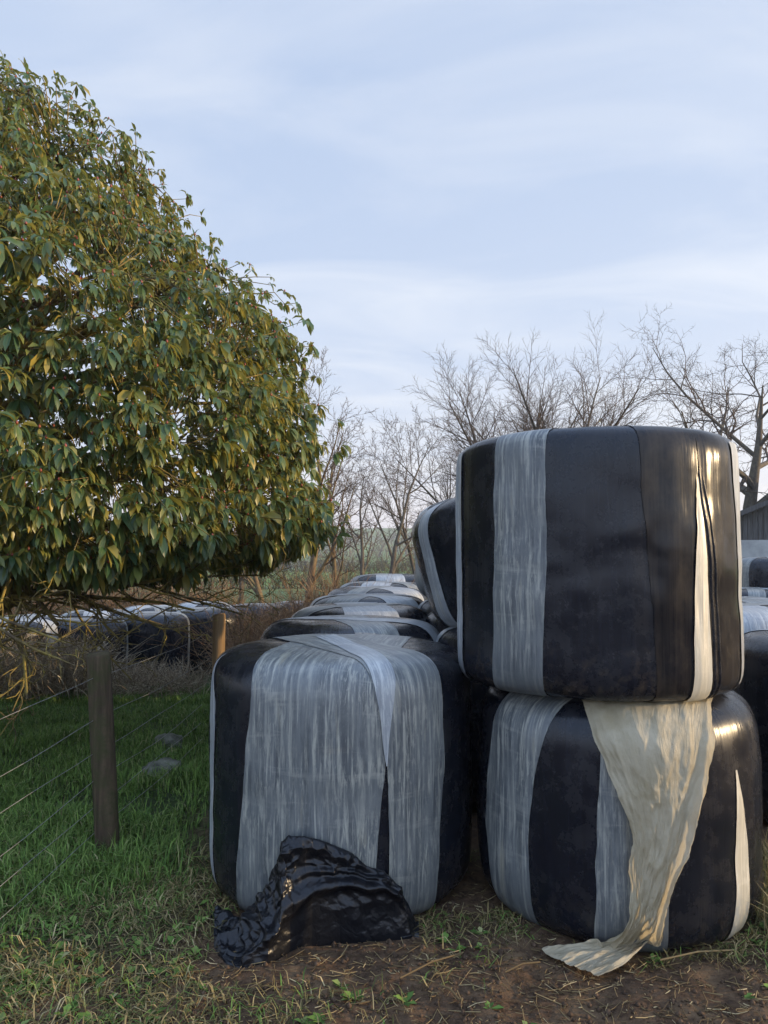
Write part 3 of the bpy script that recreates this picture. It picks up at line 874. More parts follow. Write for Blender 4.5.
# ------------------------------------------------------------------ branching
def grow(rnd, p, d, L, r, level, maxlevel, out, style):
    k = (8, 6, 5, 4, 4, 3)[min(level, 5)]
    pts = [p.copy()]; rs = [r]
    step = L / (k - 1)
    cur = p.copy(); dd = d.normalized()
    wob = style['wob'][min(level, len(style['wob']) - 1)]
    tip = style.get('tip', 0.25) if level else style.get('tip0', 0.35)
    for i in range(1, k):
        dd = (dd + Vector((rnd.gauss(0, wob), rnd.gauss(0, wob), rnd.gauss(0, wob) + style['up'][min(level, len(style['up']) - 1)]))).normalized()
        cur = cur + dd * step
        pts.append(cur.copy()); rs.append(r * (1 - (1 - tip) * i / (k - 1)))
    out.append((level, np.array([list(q) for q in pts]), np.array(rs)))
    if level >= maxlevel: return
    n = style['n'][min(level, len(style['n']) - 1)]
    n = max(2, int(round(n * (0.8 + 0.4 * rnd.random()))))
    lo = style['start'][min(level, len(style['start']) - 1)]
    if level == 0 and style.get('fork'):
        a0 = rnd.random() * 6.28
        for c in range(style['fork']):
            a = a0 + c * 6.28 / style['fork'] + rnd.gauss(0, 0.3); t_ = rad(rnd.uniform(24, 46))
            nd = dd * math.cos(t_) + Vector((math.cos(a), math.sin(a), 0)) * math.sin(t_)
            grow(rnd, cur, nd, L * style['ratio'][0] * rnd.uniform(0.85, 1.1), rs[-1] * 0.8, 1, maxlevel, out, style)
    az0 = rnd.random() * 6.28
    for c in range(n):
        t = lo + (1 - lo) * (c + 0.6 * rnd.random()) / n
        t = min(t, 0.98)
        fi = t * (k - 1); i = int(fi); f = fi - i
        q = pts[i].lerp(pts[min(i + 1, k - 1)], f)
        rr = rs[i] * (1 - f) + rs[min(i + 1, k - 1)] * f
        ax = (pts[min(i + 1, k - 1)] - pts[i]).normalized() if i < k - 1 else dd
        az = az0 + c * 2.4 + rnd.gauss(0, 0.4)
        a = rad(style['ang'][min(level, len(style['ang']) - 1)]) * (0.7 + 0.6 * rnd.random())
        ref = Vector((0, 0, 1)) if abs(ax.z) < 0.9 else Vector((1, 0, 0))
        s1 = ax.cross(ref).normalized(); s2 = ax.cross(s1)
        nd = ax * math.cos(a) + (s1 * math.cos(az) + s2 * math.sin(az)) * math.sin(a)
        ratio = style['ratio'][min(level, len(style['ratio']) - 1)]
        Lc = L * ratio * (0.84 + 0.3 * rnd.random()) * (1 - 0.45 * (t - lo) / max(1e-3, 1 - lo) if level == 0 else 1 - 0.3 * t)
        grow(rnd, q, nd, Lc, max(style['rmin'], rr * (style.get('rk', 0.55) + 0.15 * rnd.random())), level + 1, maxlevel, out, style)

ASH = dict(fork=6, trunk=0.3, wob=[0.05, 0.06, 0.07, 0.08, 0.08], up=[0.02, 0.03, 0.02, 0.01, 0.01], n=[3, 14, 10, 6], start=[0.55, 0.16, 0.12, 0.1],
           ang=[45, 36, 34, 33], ratio=[1.75, 0.46, 0.44, 0.5], rmin=0.0055, tip=0.16, tip0=0.7, rk=0.5)
OAK = dict(rk=0.60, wob=[0.11, 0.17, 0.22, 0.26, 0.30], up=[0.03, 0.07, 0.04, 0.02, 0.02], n=[11, 9, 8, 6], start=[0.40, 0.22, 0.12, 0.1],
           ang=[62, 44, 45, 45], ratio=[0.88, 0.48, 0.44, 0.48], rmin=0.008, tip=0.14, tip0=0.05)
SLIM = dict(wob=[0.10, 0.12, 0.14, 0.16], up=[0.03, 0.08, 0.03, 0.01], n=[10, 7, 6, 4], start=[0.25, 0.18, 0.12, 0.1],
            ang=[32, 34, 34, 36], ratio=[0.44, 0.48, 0.48, 0.5], rmin=0.0045, tip=0.16, tip0=0.08)

def bare_tree(name, label, x, y, height, r, seed, style, levels=4, group='bare winter trees behind the bales', lean=(0, 0), bark='bark_bare', cut=1):
    rnd = random.Random(seed)
    z = float(ground_h(x, y)) - 0.05
    root = empty(name, (x, y, z))
    tag(root, label, 'tree', group)
    out = []
    grow(rnd, Vector((0, 0, 0)), Vector((lean[0], lean[1], 1)), height * style.get('trunk', 0.72), r, 0, levels, out, style)
    # scale so the top of the crown is at the wanted height
    zm = float(np.percentile([p[-1, 2] for l, p, _ in out if l >= levels - 1], 98.5))
    k = height / zm
    a = Acc(); b = Acc()
    a.tube_list([(p * k, rr) for l, p, rr in out if l <= cut], 8)
    b.tube_list([(p * k, rr) for l, p, rr in out if l > cut], 3)
    a.build('trunk', M[bark], root)
    b.build('crown', M['twig_bare'], root)
    return root

def X(px, y): return (px - 384) / F * y
bare_tree('oak_tree', 'large spreading bare oak tree rising behind the barn roof', X(752, 33), 33, 12.9, 0.48, 14, OAK, 4)
bare_tree('bare_tree', 'bare tree with fanned twigs above the middle of the upper stack bale', X(574, 24), 24, 9.0, 0.17, 12, ASH, 4)
bare_tree('bare_tree', 'bushy bare tree above the left shoulder of the upper stack bale', X(508, 25), 25, 8.2, 0.16, 19, ASH, 4)
bare_tree('bare_tree', 'low bare tree between the twig fan and the oak', X(648, 36), 36, 7.6, 0.17, 23, ASH, 4)
bare_tree('bare_tree', 'slim bare tree standing alone against the sky, tallest in the gap', X(386, 19), 19, 5.9, 0.085, 31, SLIM, 4)
bare_tree('bare_tree', 'thin crooked bare tree just left of the leaning bale', X(420, 20), 20, 5.7, 0.075, 37, SLIM, 4)
bare_tree('bare_tree', 'small bare tree between the crooked tree and the upper stack bale', X(448, 27), 27, 6.2, 0.08, 41, SLIM, 4)
bare_tree('bare_tree', 'tall bare tree leaning out from behind the evergreen with a curved crown', X(306, 15.5), 15.5, 6.4, 0.11, 47, SLIM, 4, lean=(0.10, 0), bark='bark_warm')
bare_tree('bare_tree', 'bare tree with tangled low twigs beside the evergreen edge', X(338, 17), 17, 4.9, 0.08, 53, SLIM, 4, lean=(0.1, 0), bark='bark_warm')
bare_tree('bare_tree', 'short twisted bare tree between the curved crown and the lone slim tree', X(360, 21), 21, 5.3, 0.08, 59, SLIM, 4)
bare_tree('bare_tree', 'thin trunk beneath the evergreen branches, in front of the green field', X(268, 18), 18, 4.6, 0.09, 61, SLIM, 4, bark='bark_warm')
bare_tree('bare_tree', 'thin trunk beneath the evergreen, left of the one before the green field', X(236, 19), 19, 4.6, 0.09, 67, SLIM, 4)

# row of bare trees beyond the yard towards the low sun: it dapples the light and shows in the film
def build_treeline():
    acc = Acc()
    for i, (x, y, h) in enumerate([(41, -14, 8.6), (44, -8.5, 9.2), (42, -4, 8.2), (45, 0.5, 9.0), (41, 5, 8.5), (46, 10, 9.6), (43, 15, 8.6)]):
        rnd = random.Random(200 + i); out = []
        grow(rnd, Vector((0, 0, 0)), Vector((0, 0, 1)), h * 0.3, 0.17, 0, 4, out, dict(ASH, rmin=0.011, n=[5, 9, 6, 4], start=[0.12, 0.15, 0.12, 0.1]))
        zm = float(np.percentile([p[-1, 2] for l, p, _ in out], 99)); k = h / zm
        o = np.array([x, y, float(ground_h(x, y)) - 0.05])
        acc.tube_list([(p * k + o, rr) for l, p, rr in out], 4)
    tag(acc.build('treeline', M['twig_bare']), 'ragged bare treeline towards the low sun, reflected in the shiny film', 'trees', kind='stuff')
build_treeline()

# ------------------------------------------------------------------ the evergreen
def build_evergreen():
    ax, ay = -3.65, 6.5
    gz = float(ground_h(ax, ay))
    root = empty('evergreen_tree', (ax, ay, gz - 0.05))
    tag(root, 'big broad-leaved evergreen tree with drooping leaves and yellow lichened low branches', 'tree')
    zt = np.array([1.36, 1.55, 1.78, 2.2, 2.85, 3.25, 3.6, 3.88, 4.05, 4.4, 4.95, 5.3, 5.55, 5.95])
    rt = np.array([2.2, 2.75, 2.98, 3.08, 3.02, 2.93, 2.72, 2.42, 1.90, 1.84, 1.58, 1.12, 0.55, 0.12]) - 0.15
    rt = np.maximum(rt, 0.04)
    r = np.random.default_rng(3)
    N = 25000
    # sample points over the lathe surface by area
    zz = np.linspace(1.36, 5.93, 400); rr = np.interp(zz, zt, rt)
    wgt = rr * np.sqrt(1 + np.gradient(rr, zz) ** 2); wgt /= wgt.sum()
    zs = r.choice(zz, N, p=wgt) + r.normal(0, 0.02, N)
    th = r.uniform(0, 2 * PI, N)
    depth = np.where(r.random(N) < 0.55, np.where(r.random(N) < 0.20, r.uniform(-0.30, 0, N), r.uniform(-0.02, 0.16, N)), r.uniform(0.1, 0.9, N) )
    base = np.stack([np.cos(th), np.sin(th), np.zeros(N)], -1)
    env = np.interp(zs, zt, rt)
    lump = 0.42 * fbm(np.stack([np.cos(th) * env * 1.1, np.sin(th) * env * 1.1, zs * 1.3], -1), 3, 8) + 0.26 * fbm(np.stack([np.cos(th) * env * 3, np.sin(th) * env * 3, zs * 3.4], -1), 2, 18) + 0.14 * fbm(np.stack([np.cos(th) * env * 6, np.sin(th) * env * 6, zs * 6.4], -1), 2, 28)
    # foliage sits in pads at the branch ends, with hollows between them
    cz = r.choice(zz, 210, p=wgt); ct = r.uniform(0, 2 * PI, 210); ce = np.interp(cz, zt, rt)
    CC = np.stack([np.cos(ct) * ce, np.sin(ct) * ce, cz], -1)
    csz = r.uniform(0.30, 0.60, 210)
    SP = np.stack([np.cos(th) * env, np.sin(th) * env, zs], -1)
    dome = np.full(N, -0.48)
    for i0 in range(0, N, 2000):
        dd = np.linalg.norm((SP[i0:i0 + 2000, None] - CC[None]) * np.array([1, 1, 1.25]), axis=-1) / csz[None]
        dome[i0:i0 + 2000] = np.maximum(-0.48, (0.32 * csz / 0.5 * (1 - dd ** 2)).max(1))
    lump = 0.6 * lump + dome - 0.06
    rad_ = np.maximum(0.03, env * (1 + 0.0) + lump - depth - 0.05)
    P = np.stack([ax + np.cos(th) * rad_, ay + np.sin(th) * rad_, zs], -1)
    # gaps
    gap = noise(P * 1.7 + 4, 31) + 0.6 * noise(P * 3.9, 33)
    keep = gap > -0.34
    # thin out the unseen far side and the inside of the far left
    farside = (P[:, 1] > ay + 0.5) & (r.random(N) < 0.66)
    keep &= ~farside
    P = P[keep]; th = th[keep]; zs = zs[keep]; depth = depth[keep]
    # hanging lower skirt a little more
    n = len(P)
    slope = np.interp(zs, zt, np.gradient(rt, zt))
    out = np.stack([np.cos(th), np.sin(th), np.clip(-slope, -0.8, 1.4) * 0.6], -1)
    out += r.normal(0, 0.35, (n, 3)); out[:, 2] += 0.35
    out /= np.linalg.norm(out, axis=1, keepdims=True)
    # leaves
    LV = 8
    ns = 4
    t = np.linspace(0, 1, ns)
    prof = np.array([0.10, 0.92, 0.90, 0.04])
    allv = []; alluv = []
    ref = np.where(np.abs(out[:, 2:3]) > 0.9, np.array([[1.0, 0, 0]]), np.array([[0, 0, 1.0]]))
    s1 = np.cross(out, ref); s1 /= np.linalg.norm(s1, axis=1, keepdims=True); s2 = np.cross(out, s1)
    big = 0.078 * np.exp(r.normal(0, 0.22, n)) * np.interp(zs, [1.4, 2.6, 3.8, 6.0], [1.38, 1.28, 1.0, 0.9])
    for k in range(LV):
        a = k / LV * 2 * PI + r.uniform(-0.35, 0.35, n)
        sp = r.uniform(0.75, 1.25, n)
        d = out * np.cos(sp)[:, None] + (s1 * np.cos(a)[:, None] + s2 * np.sin(a)[:, None]) * np.sin(sp)[:, None]
        L = big * r.uniform(0.8, 1.2, n); W = L * r.uniform(0.125, 0.18, n)
        droop = r.uniform(0.9, 2.3, n)
        cur = P + d * 0.008
        pts = [cur]
        dd = d.copy()
        for i in range(1, ns):
            dd = dd + np.array([0, 0, -1]) * (droop * 0.46)[:, None]
            dd /= np.linalg.norm(dd, axis=1, keepdims=True)
            cur = cur + dd * (L / (ns - 1))[:, None]
            pts.append(cur)
        C = np.stack(pts, 1)  # n,ns,3
        side = np.cross(d, np.array([0, 0, 1.0])); side += 1e-4
        side /= np.linalg.norm(side, axis=1, keepdims=True)
        rollv = r.normal(0, 0.5, n)
        T = np.gradient(C, axis=1); T /= np.linalg.norm(T, axis=2, keepdims=True) + 1e-9
        Sd = np.broadcast_to(side[:, None], T.shape)
        Nn = np.cross(Sd, T); Nn /= np.linalg.norm(Nn, axis=2, keepdims=True) + 1e-9
        Sd = Sd * np.cos(rollv)[:, None, None] + Nn * np.sin(rollv)[:, None, None]
        Nn = np.cross(Sd, T)
        wv = W[:, None] * prof[None]
        Lf = C - Sd * wv[..., None] + Nn * (wv * 0.25)[..., None]
        Rt = C + Sd * wv[..., None] + Nn * (wv * 0.25)[..., None]
        V = np.stack([Lf, C, Rt], 2)  # n,ns,3,3
        allv.append(V.reshape(-1, 3))
        uv = np.zeros((n, ns, 3, 2)); uv[..., 0] = np.array([-1, 0, 1])[None, None]; uv[..., 1] = t[None, :, None]
        alluv.append(uv.reshape(-1, 2))
    V = np.concatenate(allv) - np.array([ax, ay, gz - 0.05]); UV = np.concatenate(alluv)
    nl = len(V) // (ns * 3)
    f = grid_faces(ns, 3)[None] + (np.arange(nl) * ns * 3)[:, None, None]
    f = f.reshape(-1, 4)
    mi = np.zeros(len(f), int)
    # end buds on some rosettes
    ob = np.array([[1, 0, 0], [-1, 0, 0], [0, 1, 0], [0, -1, 0], [0, 0, 1.6], [0, 0, -1.6]]) * 0.010
    bp = P[r.random(n) < 0.35] + np.array([0, 0, 0.012]) - np.array([ax, ay, gz - 0.05])
    bv = (bp[:, None] + ob[None]).reshape(-1, 3)
    bt = np.array([(0,2,4),(2,1,4),(1,3,4),(3,0,4),(2,0,5),(1,2,5),(3,1,5),(0,3,5)])
    bf = (bt[None] + (np.arange(len(bp)) * 6)[:, None, None]).reshape(-1, 3) + len(V)
    mesh_np('crown', np.concatenate([V, bv]), [f, bf], [M['leaf'], M['bud']], root, True,
            np.concatenate([UV, np.zeros((len(bv), 2))]), np.concatenate([mi, np.ones(len(bf), int)]))
    # trunk and limbs
    rnd = random.Random(9)
    o3 = np.array([ax, ay, gz - 0.05])
    limbs = []
    trunk = np.array([[ax + 0.06 * math.sin(i * 1.3), ay + 0.05 * math.cos(i * 1.7), gz - 0.2 + i * 0.68] for i in range(10)])
    limbs.append((trunk, np.linspace(0.20, 0.03, 10)))
    samples = [trunk]
    for i in range(110):
        za = rnd.uniform(0.7, 4.6)
        zb = min(5.9, za + rnd.uniform(0.0, 1.3))
        zb = max(1.5, zb)
        a = rnd.uniform(0, 2 * PI)
        if rnd.random() < 0.6: a = rnd.uniform(-2.6, 0.5)
        re = float(np.interp(zb, zt, rt)) * rnd.uniform(0.72, 0.97)
        st = np.array([ax, ay, za]); en = np.array([ax + math.cos(a) * re, ay + math.sin(a) * re, zb])
        mid = (st + en) / 2 + np.array([rnd.gauss(0, 0.2), rnd.gauss(0, 0.2), rnd.uniform(-0.15, 0.25)])
        tt = np.linspace(0, 1, 12)[:, None]
        pl = st * (1 - tt) ** 2 + 2 * mid * tt * (1 - tt) + en * tt ** 2
        pl += 0.05 * np.stack([fbm(np.stack([tt[:, 0] * 4, tt[:, 0] * 0 + i, tt[:, 0] * 0 + c], -1), 3, i + c) for c in (1, 2, 3)], -1) * np.sin(tt * PI)
        r0 = rnd.uniform(0.03, 0.055)
        limbs.append((pl, np.linspace(r0, 0.009, 12)))
        samples.append(pl[3:])
    # low bare branches under the crown, some hanging with crooked ends
    low = []
    LS = dict(wob=[0.08, 0.26, 0.34, 0.36], up=[0.0, 0.02, 0.03, 0.03], n=[5, 4, 3], start=[0.35, 0.2, 0.15], ang=[48, 50, 50], ratio=[0.42, 0.5, 0.5], rmin=0.004, tip=0.4)
    for (px, py, dep, r0) in [(60, 575, 4.6, .035), (120, 588, 4.9, .03), (180, 585, 5.2, .03), (215, 590, 5.6, .025), (150, 560, 5.0, .03), (30, 590, 4.4, .03), (240, 580, 6.0, .022), (90, 600, 5.2, .025), (10, 570, 4.3, .04), (130, 575, 6.2, .03), (200, 570, 6.4, .03), (50, 560, 5.5, .035), (265, 575, 6.3, .02), (5, 615, 4.2, .02)]:
        en = at(px, py, dep); st = Vector((ax + 0.1, ay, rnd.uniform(1.2, 1.6)))
        d = en - st
        grow(rnd, st, d, d.length * 1.0, r0, 0, 3, low, LS)
    # one yellow branch dipping in front at the picture edge
    yb = []
    for (pa, pb) in [((-60, 600, 4.1), (52, 690, 3.9)), ((-60, 580, 4.2), (75, 655, 4.1)), ((-40, 655, 4.1), (40, 640, 4.2))]:
        st = at(*pa); en = at(*pb)
        grow(rnd, st, en - st, (en - st).length, 0.014, 0, 2, yb, dict(LS, wob=[0.10, 0.25, 0.3], up=[0, 0.02, 0.02], n=[3, 2]))
    # join it to the low limb it grows from
    for q in ((-60, 600, 4.1), (-60, 580, 4.2), (-40, 655, 4.1)):
        en = np.array(list(at(*q))); st = np.array([ax + 0.1, ay, 1.25])
        tt = np.linspace(0, 1, 12)[:, None]
        pl = st * (1 - tt) + en * tt + np.array([0, 0, 0.15]) * np.sin(tt * PI)
        limbs.append((pl, np.linspace(0.035, 0.014, 12)))
    A1 = Acc()
    A1.tube_list([(p - o3, q) for p, q in limbs], 6)
    A1.tube_list([(p - o3, q) for l, p, q in low + yb], 5)
    A1.build('trunk', M['bark_ever'], root)
    # twigs tying each rosette to the nearest limb
    sm = np.concatenate(samples)
    sel = r.random(n) < 0.5
    Q = P[sel]
    near = np.empty_like(Q)
    for i in range(0, len(Q), 500):
        dd = ((Q[i:i + 500, None] - sm[None]) ** 2).sum(-1)
        near[i:i + 500] = sm[dd.argmin(1)]
    dirn = near - Q
    ln = np.linalg.norm(dirn, axis=1, keepdims=True)
    reach = np.minimum(ln, 0.32)
    end = Q + dirn / (ln + 1e-6) * reach
    mid = (Q + end) / 2 + r.normal(0, 0.045, Q.shape)
    A2 = Acc()
    A2.add(*tubes(np.stack([Q, mid, end], 1) - o3, np.stack([np.full(len(Q), .003), np.full(len(Q), .0042), np.full(len(Q), .005)], 1), 3))
    A2.build('twigs', M['bark_ever'], root)
build_evergreen()

# ------------------------------------------------------------------ grass, straw, scrub
def blades(pos, h, w, lean, r, curl=0.5):
    n = len(pos)
    a = r.uniform(0, 2 * PI, n)
    sd = np.stack([np.cos(a), np.sin(a), np.zeros(n)], -1)
    b = a + PI / 2 + r.normal(0, 0.5, n)
    ld = np.stack([np.cos(b), np.sin(b), np.zeros(n)], -1) * lean[:, None]
    up = np.array([0, 0, 1.0])
    p1 = pos + (up * 0.55 + ld * 0.35) * h[:, None]
    drop = np.clip(lean, 0, 2.05)
    p2 = pos + (up * (1 - 0.45 * drop)[:, None] + ld * (1.0)) * h[:, None]
    hw = w[:, None] / 2
    V = np.stack([pos - sd * hw, pos + sd * hw, p1 - sd * hw * 0.8, p1 + sd * hw * 0.8, p2], 1).reshape(-1, 3)
    o = (np.arange(n) * 5)[:, None]
    q = np.array([[0, 1, 3, 2]]) + o
    t = np.array([[2, 3, 4]]) + o
    return V, [q, t]

def in_bale(x, y):
    m = np.zeros(len(x), bool)
    for (cx, cy) in [(LX, LY), (DX, DY), (-0.22, 5.0), (0.93, 4.76), (2.66, 4.28), (2.62, 5.68)]:
        m |= np.hypot(x - cx, y - cy) < 0.58
    return m

def build_grass():
    r = np.random.default_rng(5)
    N = 190000
    y = 2.3 + 7.6 * r.random(N) ** 1.15
    x = -5.2 + 4.6 * r.random(N)
    keep = x > -0.62 * y - 0.4
    p = np.stack([x, y, 0 * x], -1)
    clump = fbm(p * 2.2, 3, 12)
    edge = -0.95 + 0.25 * fbm(p * 1.6, 3, 15)
    inside = sstep(0.15, -0.25, x - edge) * sstep(2.95, 3.7, y + 0.45 * fbm(p * 2.5, 2, 16))
    keep &= r.random(N) < np.clip(inside * (0.8 + 0.9 * clump), 0.0, 1)
    keep &= ~in_bale(x, y)
    x, y, clump = x[keep], y[keep], clump[keep]
    n = len(x)
    h = (0.055 + 0.065 * r.random(n) + 0.10 * np.clip(clump, -0.3, 0.5)) * (0.8 + 0.5 * r.random(n))
    h *= 0.6 + 0.4 * sstep(2.9, 3.6, y)
    pos = np.stack([x, y, ground_h(x, y) - 0.01], -1)
    V, f = blades(pos, h, r.uniform(0.004, 0.0085, n), r.uniform(0.15, 1.1, n), r)
    tag(mesh_np('grass', V, f, M['grass'], None, True), 'lush green grass growing round the weathered fence post', 'grass', kind='stuff')
    # trampled and dry grass in the foreground and along the bale feet
    N = 70000
    x = r.uniform(-2.2, 2.4, N); y = 1.95 + 1.9 * r.random(N)
    p = np.stack([x, y, 0 * x], -1)
    cl = fbm(p * 3.0, 3, 44)
    dens = 0.9 * sstep(0.05, -0.9, x + 0.3 * cl) + 0.10 * sstep(0.05, 0.35, cl)
    foot = np.zeros(N)
    for (cx, cy, R) in [(LX, LY, 0.62), (DX, DY, 0.60)]:
        foot = np.maximum(foot, sstep(0.22, 0.0, np.abs(np.hypot(x - cx, y - cy) - R - 0.02)))
    foot *= 0.55 * (cl > -0.12)
    right = sstep(1.25, 1.7, x) * sstep(2.4, 3.0, y) * 0.5
    soilpatch = sstep(0.0, 0.3, cl + 0.1 * noise(p * 8, 3)) * 0.0
    keep = r.random(N) < np.clip(np.maximum.reduce([dens * (0.35 + 0.9 * (cl + 0.35)), foot, right]), 0, 1)
    keep &= ~in_bale(x, y)
    # keep the heap and the sheet tail clear
    keep &= ~((x > -0.66) & (x < 0.14) & (y > 2.68) & (y < 3.2))
    keep &= ~((x > 0.50) & (x < 0.98) & (y > 2.55) & (y < 2.95))
    x, y = x[keep], y[keep]; n = len(x)
    pos = np.stack([x, y, ground_h(x, y) - 0.008], -1)
    greenish = r.random(n) < 0.22
    h = r.uniform(0.02, 0.085, n)
    lean = r.uniform(0.6, 2.1, n)
    for nm, sel, mt, lb in (('dry_grass', ~greenish, 'drygrass', 'flattened dry grass over the trampled soil in front of the bales'), ('short_grass', greenish, 'grass', 'short trampled green grass on the worn soil in front')):
        V, f = blades(pos[sel], h[sel], r.uniform(0.003, 0.006, sel.sum()), lean[sel], r)
        tag(mesh_np(nm, V, f, M[mt], None, True), lb, 'grass', kind='stuff')
    # tall dry tuft at the foot of the stack on the right
    n = 900
    a = r.random(n)
    x = 1.50 + 0.42 * r.random(n); y = 2.75 + 0.85 * r.random(n)
    k = ~in_bale(x, y); x, y = x[k], y[k]; n = len(x)
    pos = np.stack([x, y, ground_h(x, y) - 0.01], -1)
    V, f = blades(pos, r.uniform(0.10, 0.34, n), r.uniform(0.003, 0.006, n), r.uniform(0.1, 0.9, n), r)
    tag(mesh_np('grass_tuft', V, f, M['drygrass'], None, True), 'tall dry grass tuft at the foot of the lower stack bale', 'grass', kind='stuff')
    # straw and twigs lying on the soil
    n = 8000
    x = r.uniform(-1.9, 2.2, n); y = r.uniform(1.95, 3.5, n)
    k = ~in_bale(x, y); x, y = x[k], y[k]; n = len(x)
    L = 0.012 + 0.10 * r.random(n) ** 4; a = r.uniform(0, 2 * PI, n)
    tilt = r.normal(0, 0.18, n)
    d = np.stack([np.cos(a), np.sin(a), tilt], -1)
    z = ground_h(x, y) + 0.006
    c = np.stack([x, y, z], -1)
    bend = np.stack([-np.sin(a), np.cos(a), np.abs(r.normal(0, 0.3, n))], -1) * (L * r.normal(0, 0.10, n))[:, None]
    P = np.stack([c - d * L[:, None] / 2, c + bend * 0.8, c + d * L[:, None] / 2], 1)
    P[..., 2] = np.maximum(P[..., 2], ground_h(P[..., 0], P[..., 1]) + 0.003)
    w = r.uniform(0.0008, 0.002, n)
    v, f = tubes(P, np.stack([w, w, w * 0.7], 1), 4)
    # a few long stalks
    LS = []
    for (a_, b_) in [((400, 978), (462, 953)), ((352, 985), (356, 1000)), ((505, 972), (540, 962)), ((660, 960), (735, 950)), ((460, 1000), (440, 985))]:
        p0 = on_ground(*a_, 0.03); p1 = on_ground(*b_, 0.03)
        LS.append([list(p0), list((p0 + p1) / 2 + Vector((0, 0, 0.012))), list(p1)])
    v2, f2 = tubes(np.array(LS), np.full((len(LS), 3), 0.0035), 5)
    tag(mesh_np('straw_litter', np.concatenate([v, v2]), [np.concatenate([f, f2 + len(v)])], M['straw'], None, True), 'loose straw and stalks scattered over the brown soil', 'straw', kind='stuff')
    # clods and crumbs of soil
    n = 9000
    x = r.uniform(-1.6, 2.2, n); y = r.uniform(1.95, 3.3, n)
    k = ~in_bale(x, y); x, y = x[k], y[k]; n = len(x)
    s = 0.002 + 0.012 * r.random(n) ** 5
    ico = np.array([[1,0,0],[-1,0,0],[0,1,0],[0,-1,0],[0,0,1],[0,0,-1]], float)
    bt = np.array([(0,2,4),(2,1,4),(1,3,4),(3,0,4),(2,0,5),(1,2,5),(3,1,5),(0,3,5)])
    V = ico[None] * s[:, None, None] * r.uniform(0.6, 1.3, (n, 6, 1)) + np.stack([x, y, ground_h(x, y) + 0.3 * s], -1)[:, None]
    f = (bt[None] + (np.arange(n) * 6)[:, None, None]).reshape(-1, 3)
    tag(mesh_np('soil_clods', V.reshape(-1, 3), f, mat_simple('clod', (0.038, 0.024, 0.015), (0.11, 0.07, 0.042), 0.95, 20), None, True), 'crumbly clods of brown soil in front of the bales', 'soil', kind='stuff')
build_grass()

def build_weeds():
    # low broad leaves among the trampled grass
    r = np.random.default_rng(77)
    n = 420
    x = r.uniform(-1.9, -0.2, n); y = r.uniform(2.0, 3.5, n)
    x2 = r.uniform(-0.2, 1.9, 60); y2 = r.uniform(2.2, 3.1, 60)
    x = np.concatenate([x, x2]); y = np.concatenate([y, y2])
    k = ~in_bale(x, y) & ~((x > -0.66) & (x < 0.14) & (y > 2.68)) & ~((x > 0.45) & (x < 0.98) & (y > 2.5))
    k &= fbm(np.stack([x * 2, y * 2, 0 * x], -1), 3, 90) > -0.1
    x, y = x[k], y[k]; n = len(x)
    c = np.stack([x, y, ground_h(x, y)], -1)
    V = []; 
    for q in range(6):
        a = r.uniform(0, 2 * PI, n); L = r.uniform(0.018, 0.05, n); up = r.uniform(0.15, 0.9, n)
        d = np.stack([np.cos(a), np.sin(a), up], -1); sd = np.stack([-np.sin(a), np.cos(a), 0 * a], -1)
        w = L * r.uniform(0.2, 0.35, n)
        m = c + d * (L * 0.55)[:, None]
        e = c + np.stack([np.cos(a), np.sin(a), up * 0.6], -1) * L[:, None]
        V.append(np.stack([c, m - sd * w[:, None], e, m + sd * w[:, None]], 1).reshape(-1, 3))
    V = np.concatenate(V)
    f = np.arange(len(V)).reshape(-1, 4)
    tag(mesh_np('weeds', V, f, M['grass'], None, True), 'small broad-leaved green weeds among the trampled grass', 'weeds', kind='stuff')
build_weeds()

def stems(name, label, cat, xy, h, mat, seed, spread=0.35, rad0=0.004, kids=4, kind='stuff', leanx=0.0):
    r = np.random.default_rng(seed)
    n = len(xy)
    base = np.stack([xy[:, 0], xy[:, 1], ground_h(xy[:, 0], xy[:, 1]) - 0.02], -1)
    d = r.normal(0, spread, (n, 3)); d[:, 2] = 1; d[:, 0] += leanx
    H = h * r.uniform(0.55, 1.15, n)
    t = np.linspace(0, 1, 5)
    arch = r.normal(0, 0.25, (n, 3)); arch[:, 2] = -np.abs(arch[:, 2]) * 0.9
    P = base[:, None] + d[:, None] * H[:, None, None] * t[None, :, None] + arch[:, None] * (H[:, None, None] * (t ** 2)[None, :, None])
    P += r.normal(0, 0.02, P.shape) * (t > 0)[None, :, None]
    A = Acc()
    A.add(*tubes(P, rad0 * (1 - 0.6 * t)[None] * r.uniform(0.6, 1.3, (n, 1)), 3))
    for k in range(kids):
        i = r.integers(1, 4, n)
        q = P[np.arange(n), i]
        dk = r.normal(0, 1, (n, 3)); dk[:, 2] = np.abs(dk[:, 2]) * 0.7 + 0.1
        dk /= np.linalg.norm(dk, axis=1, keepdims=True)
        L = H * r.uniform(0.12, 0.4, n)
        tt = np.linspace(0, 1, 3)
        C = q[:, None] + dk[:, None] * L[:, None, None] * tt[None, :, None] + r.normal(0, 0.012, (n, 3, 3)) * (tt > 0)[None, :, None]
        A.add(*tubes(C, rad0 * 0.55 * (1 - 0.5 * tt)[None] * np.ones((n, 1)), 3))
    o = A.build(name, mat)
    tag(o, label, cat, kind=kind)
    return o

r = np.random.default_rng(8)
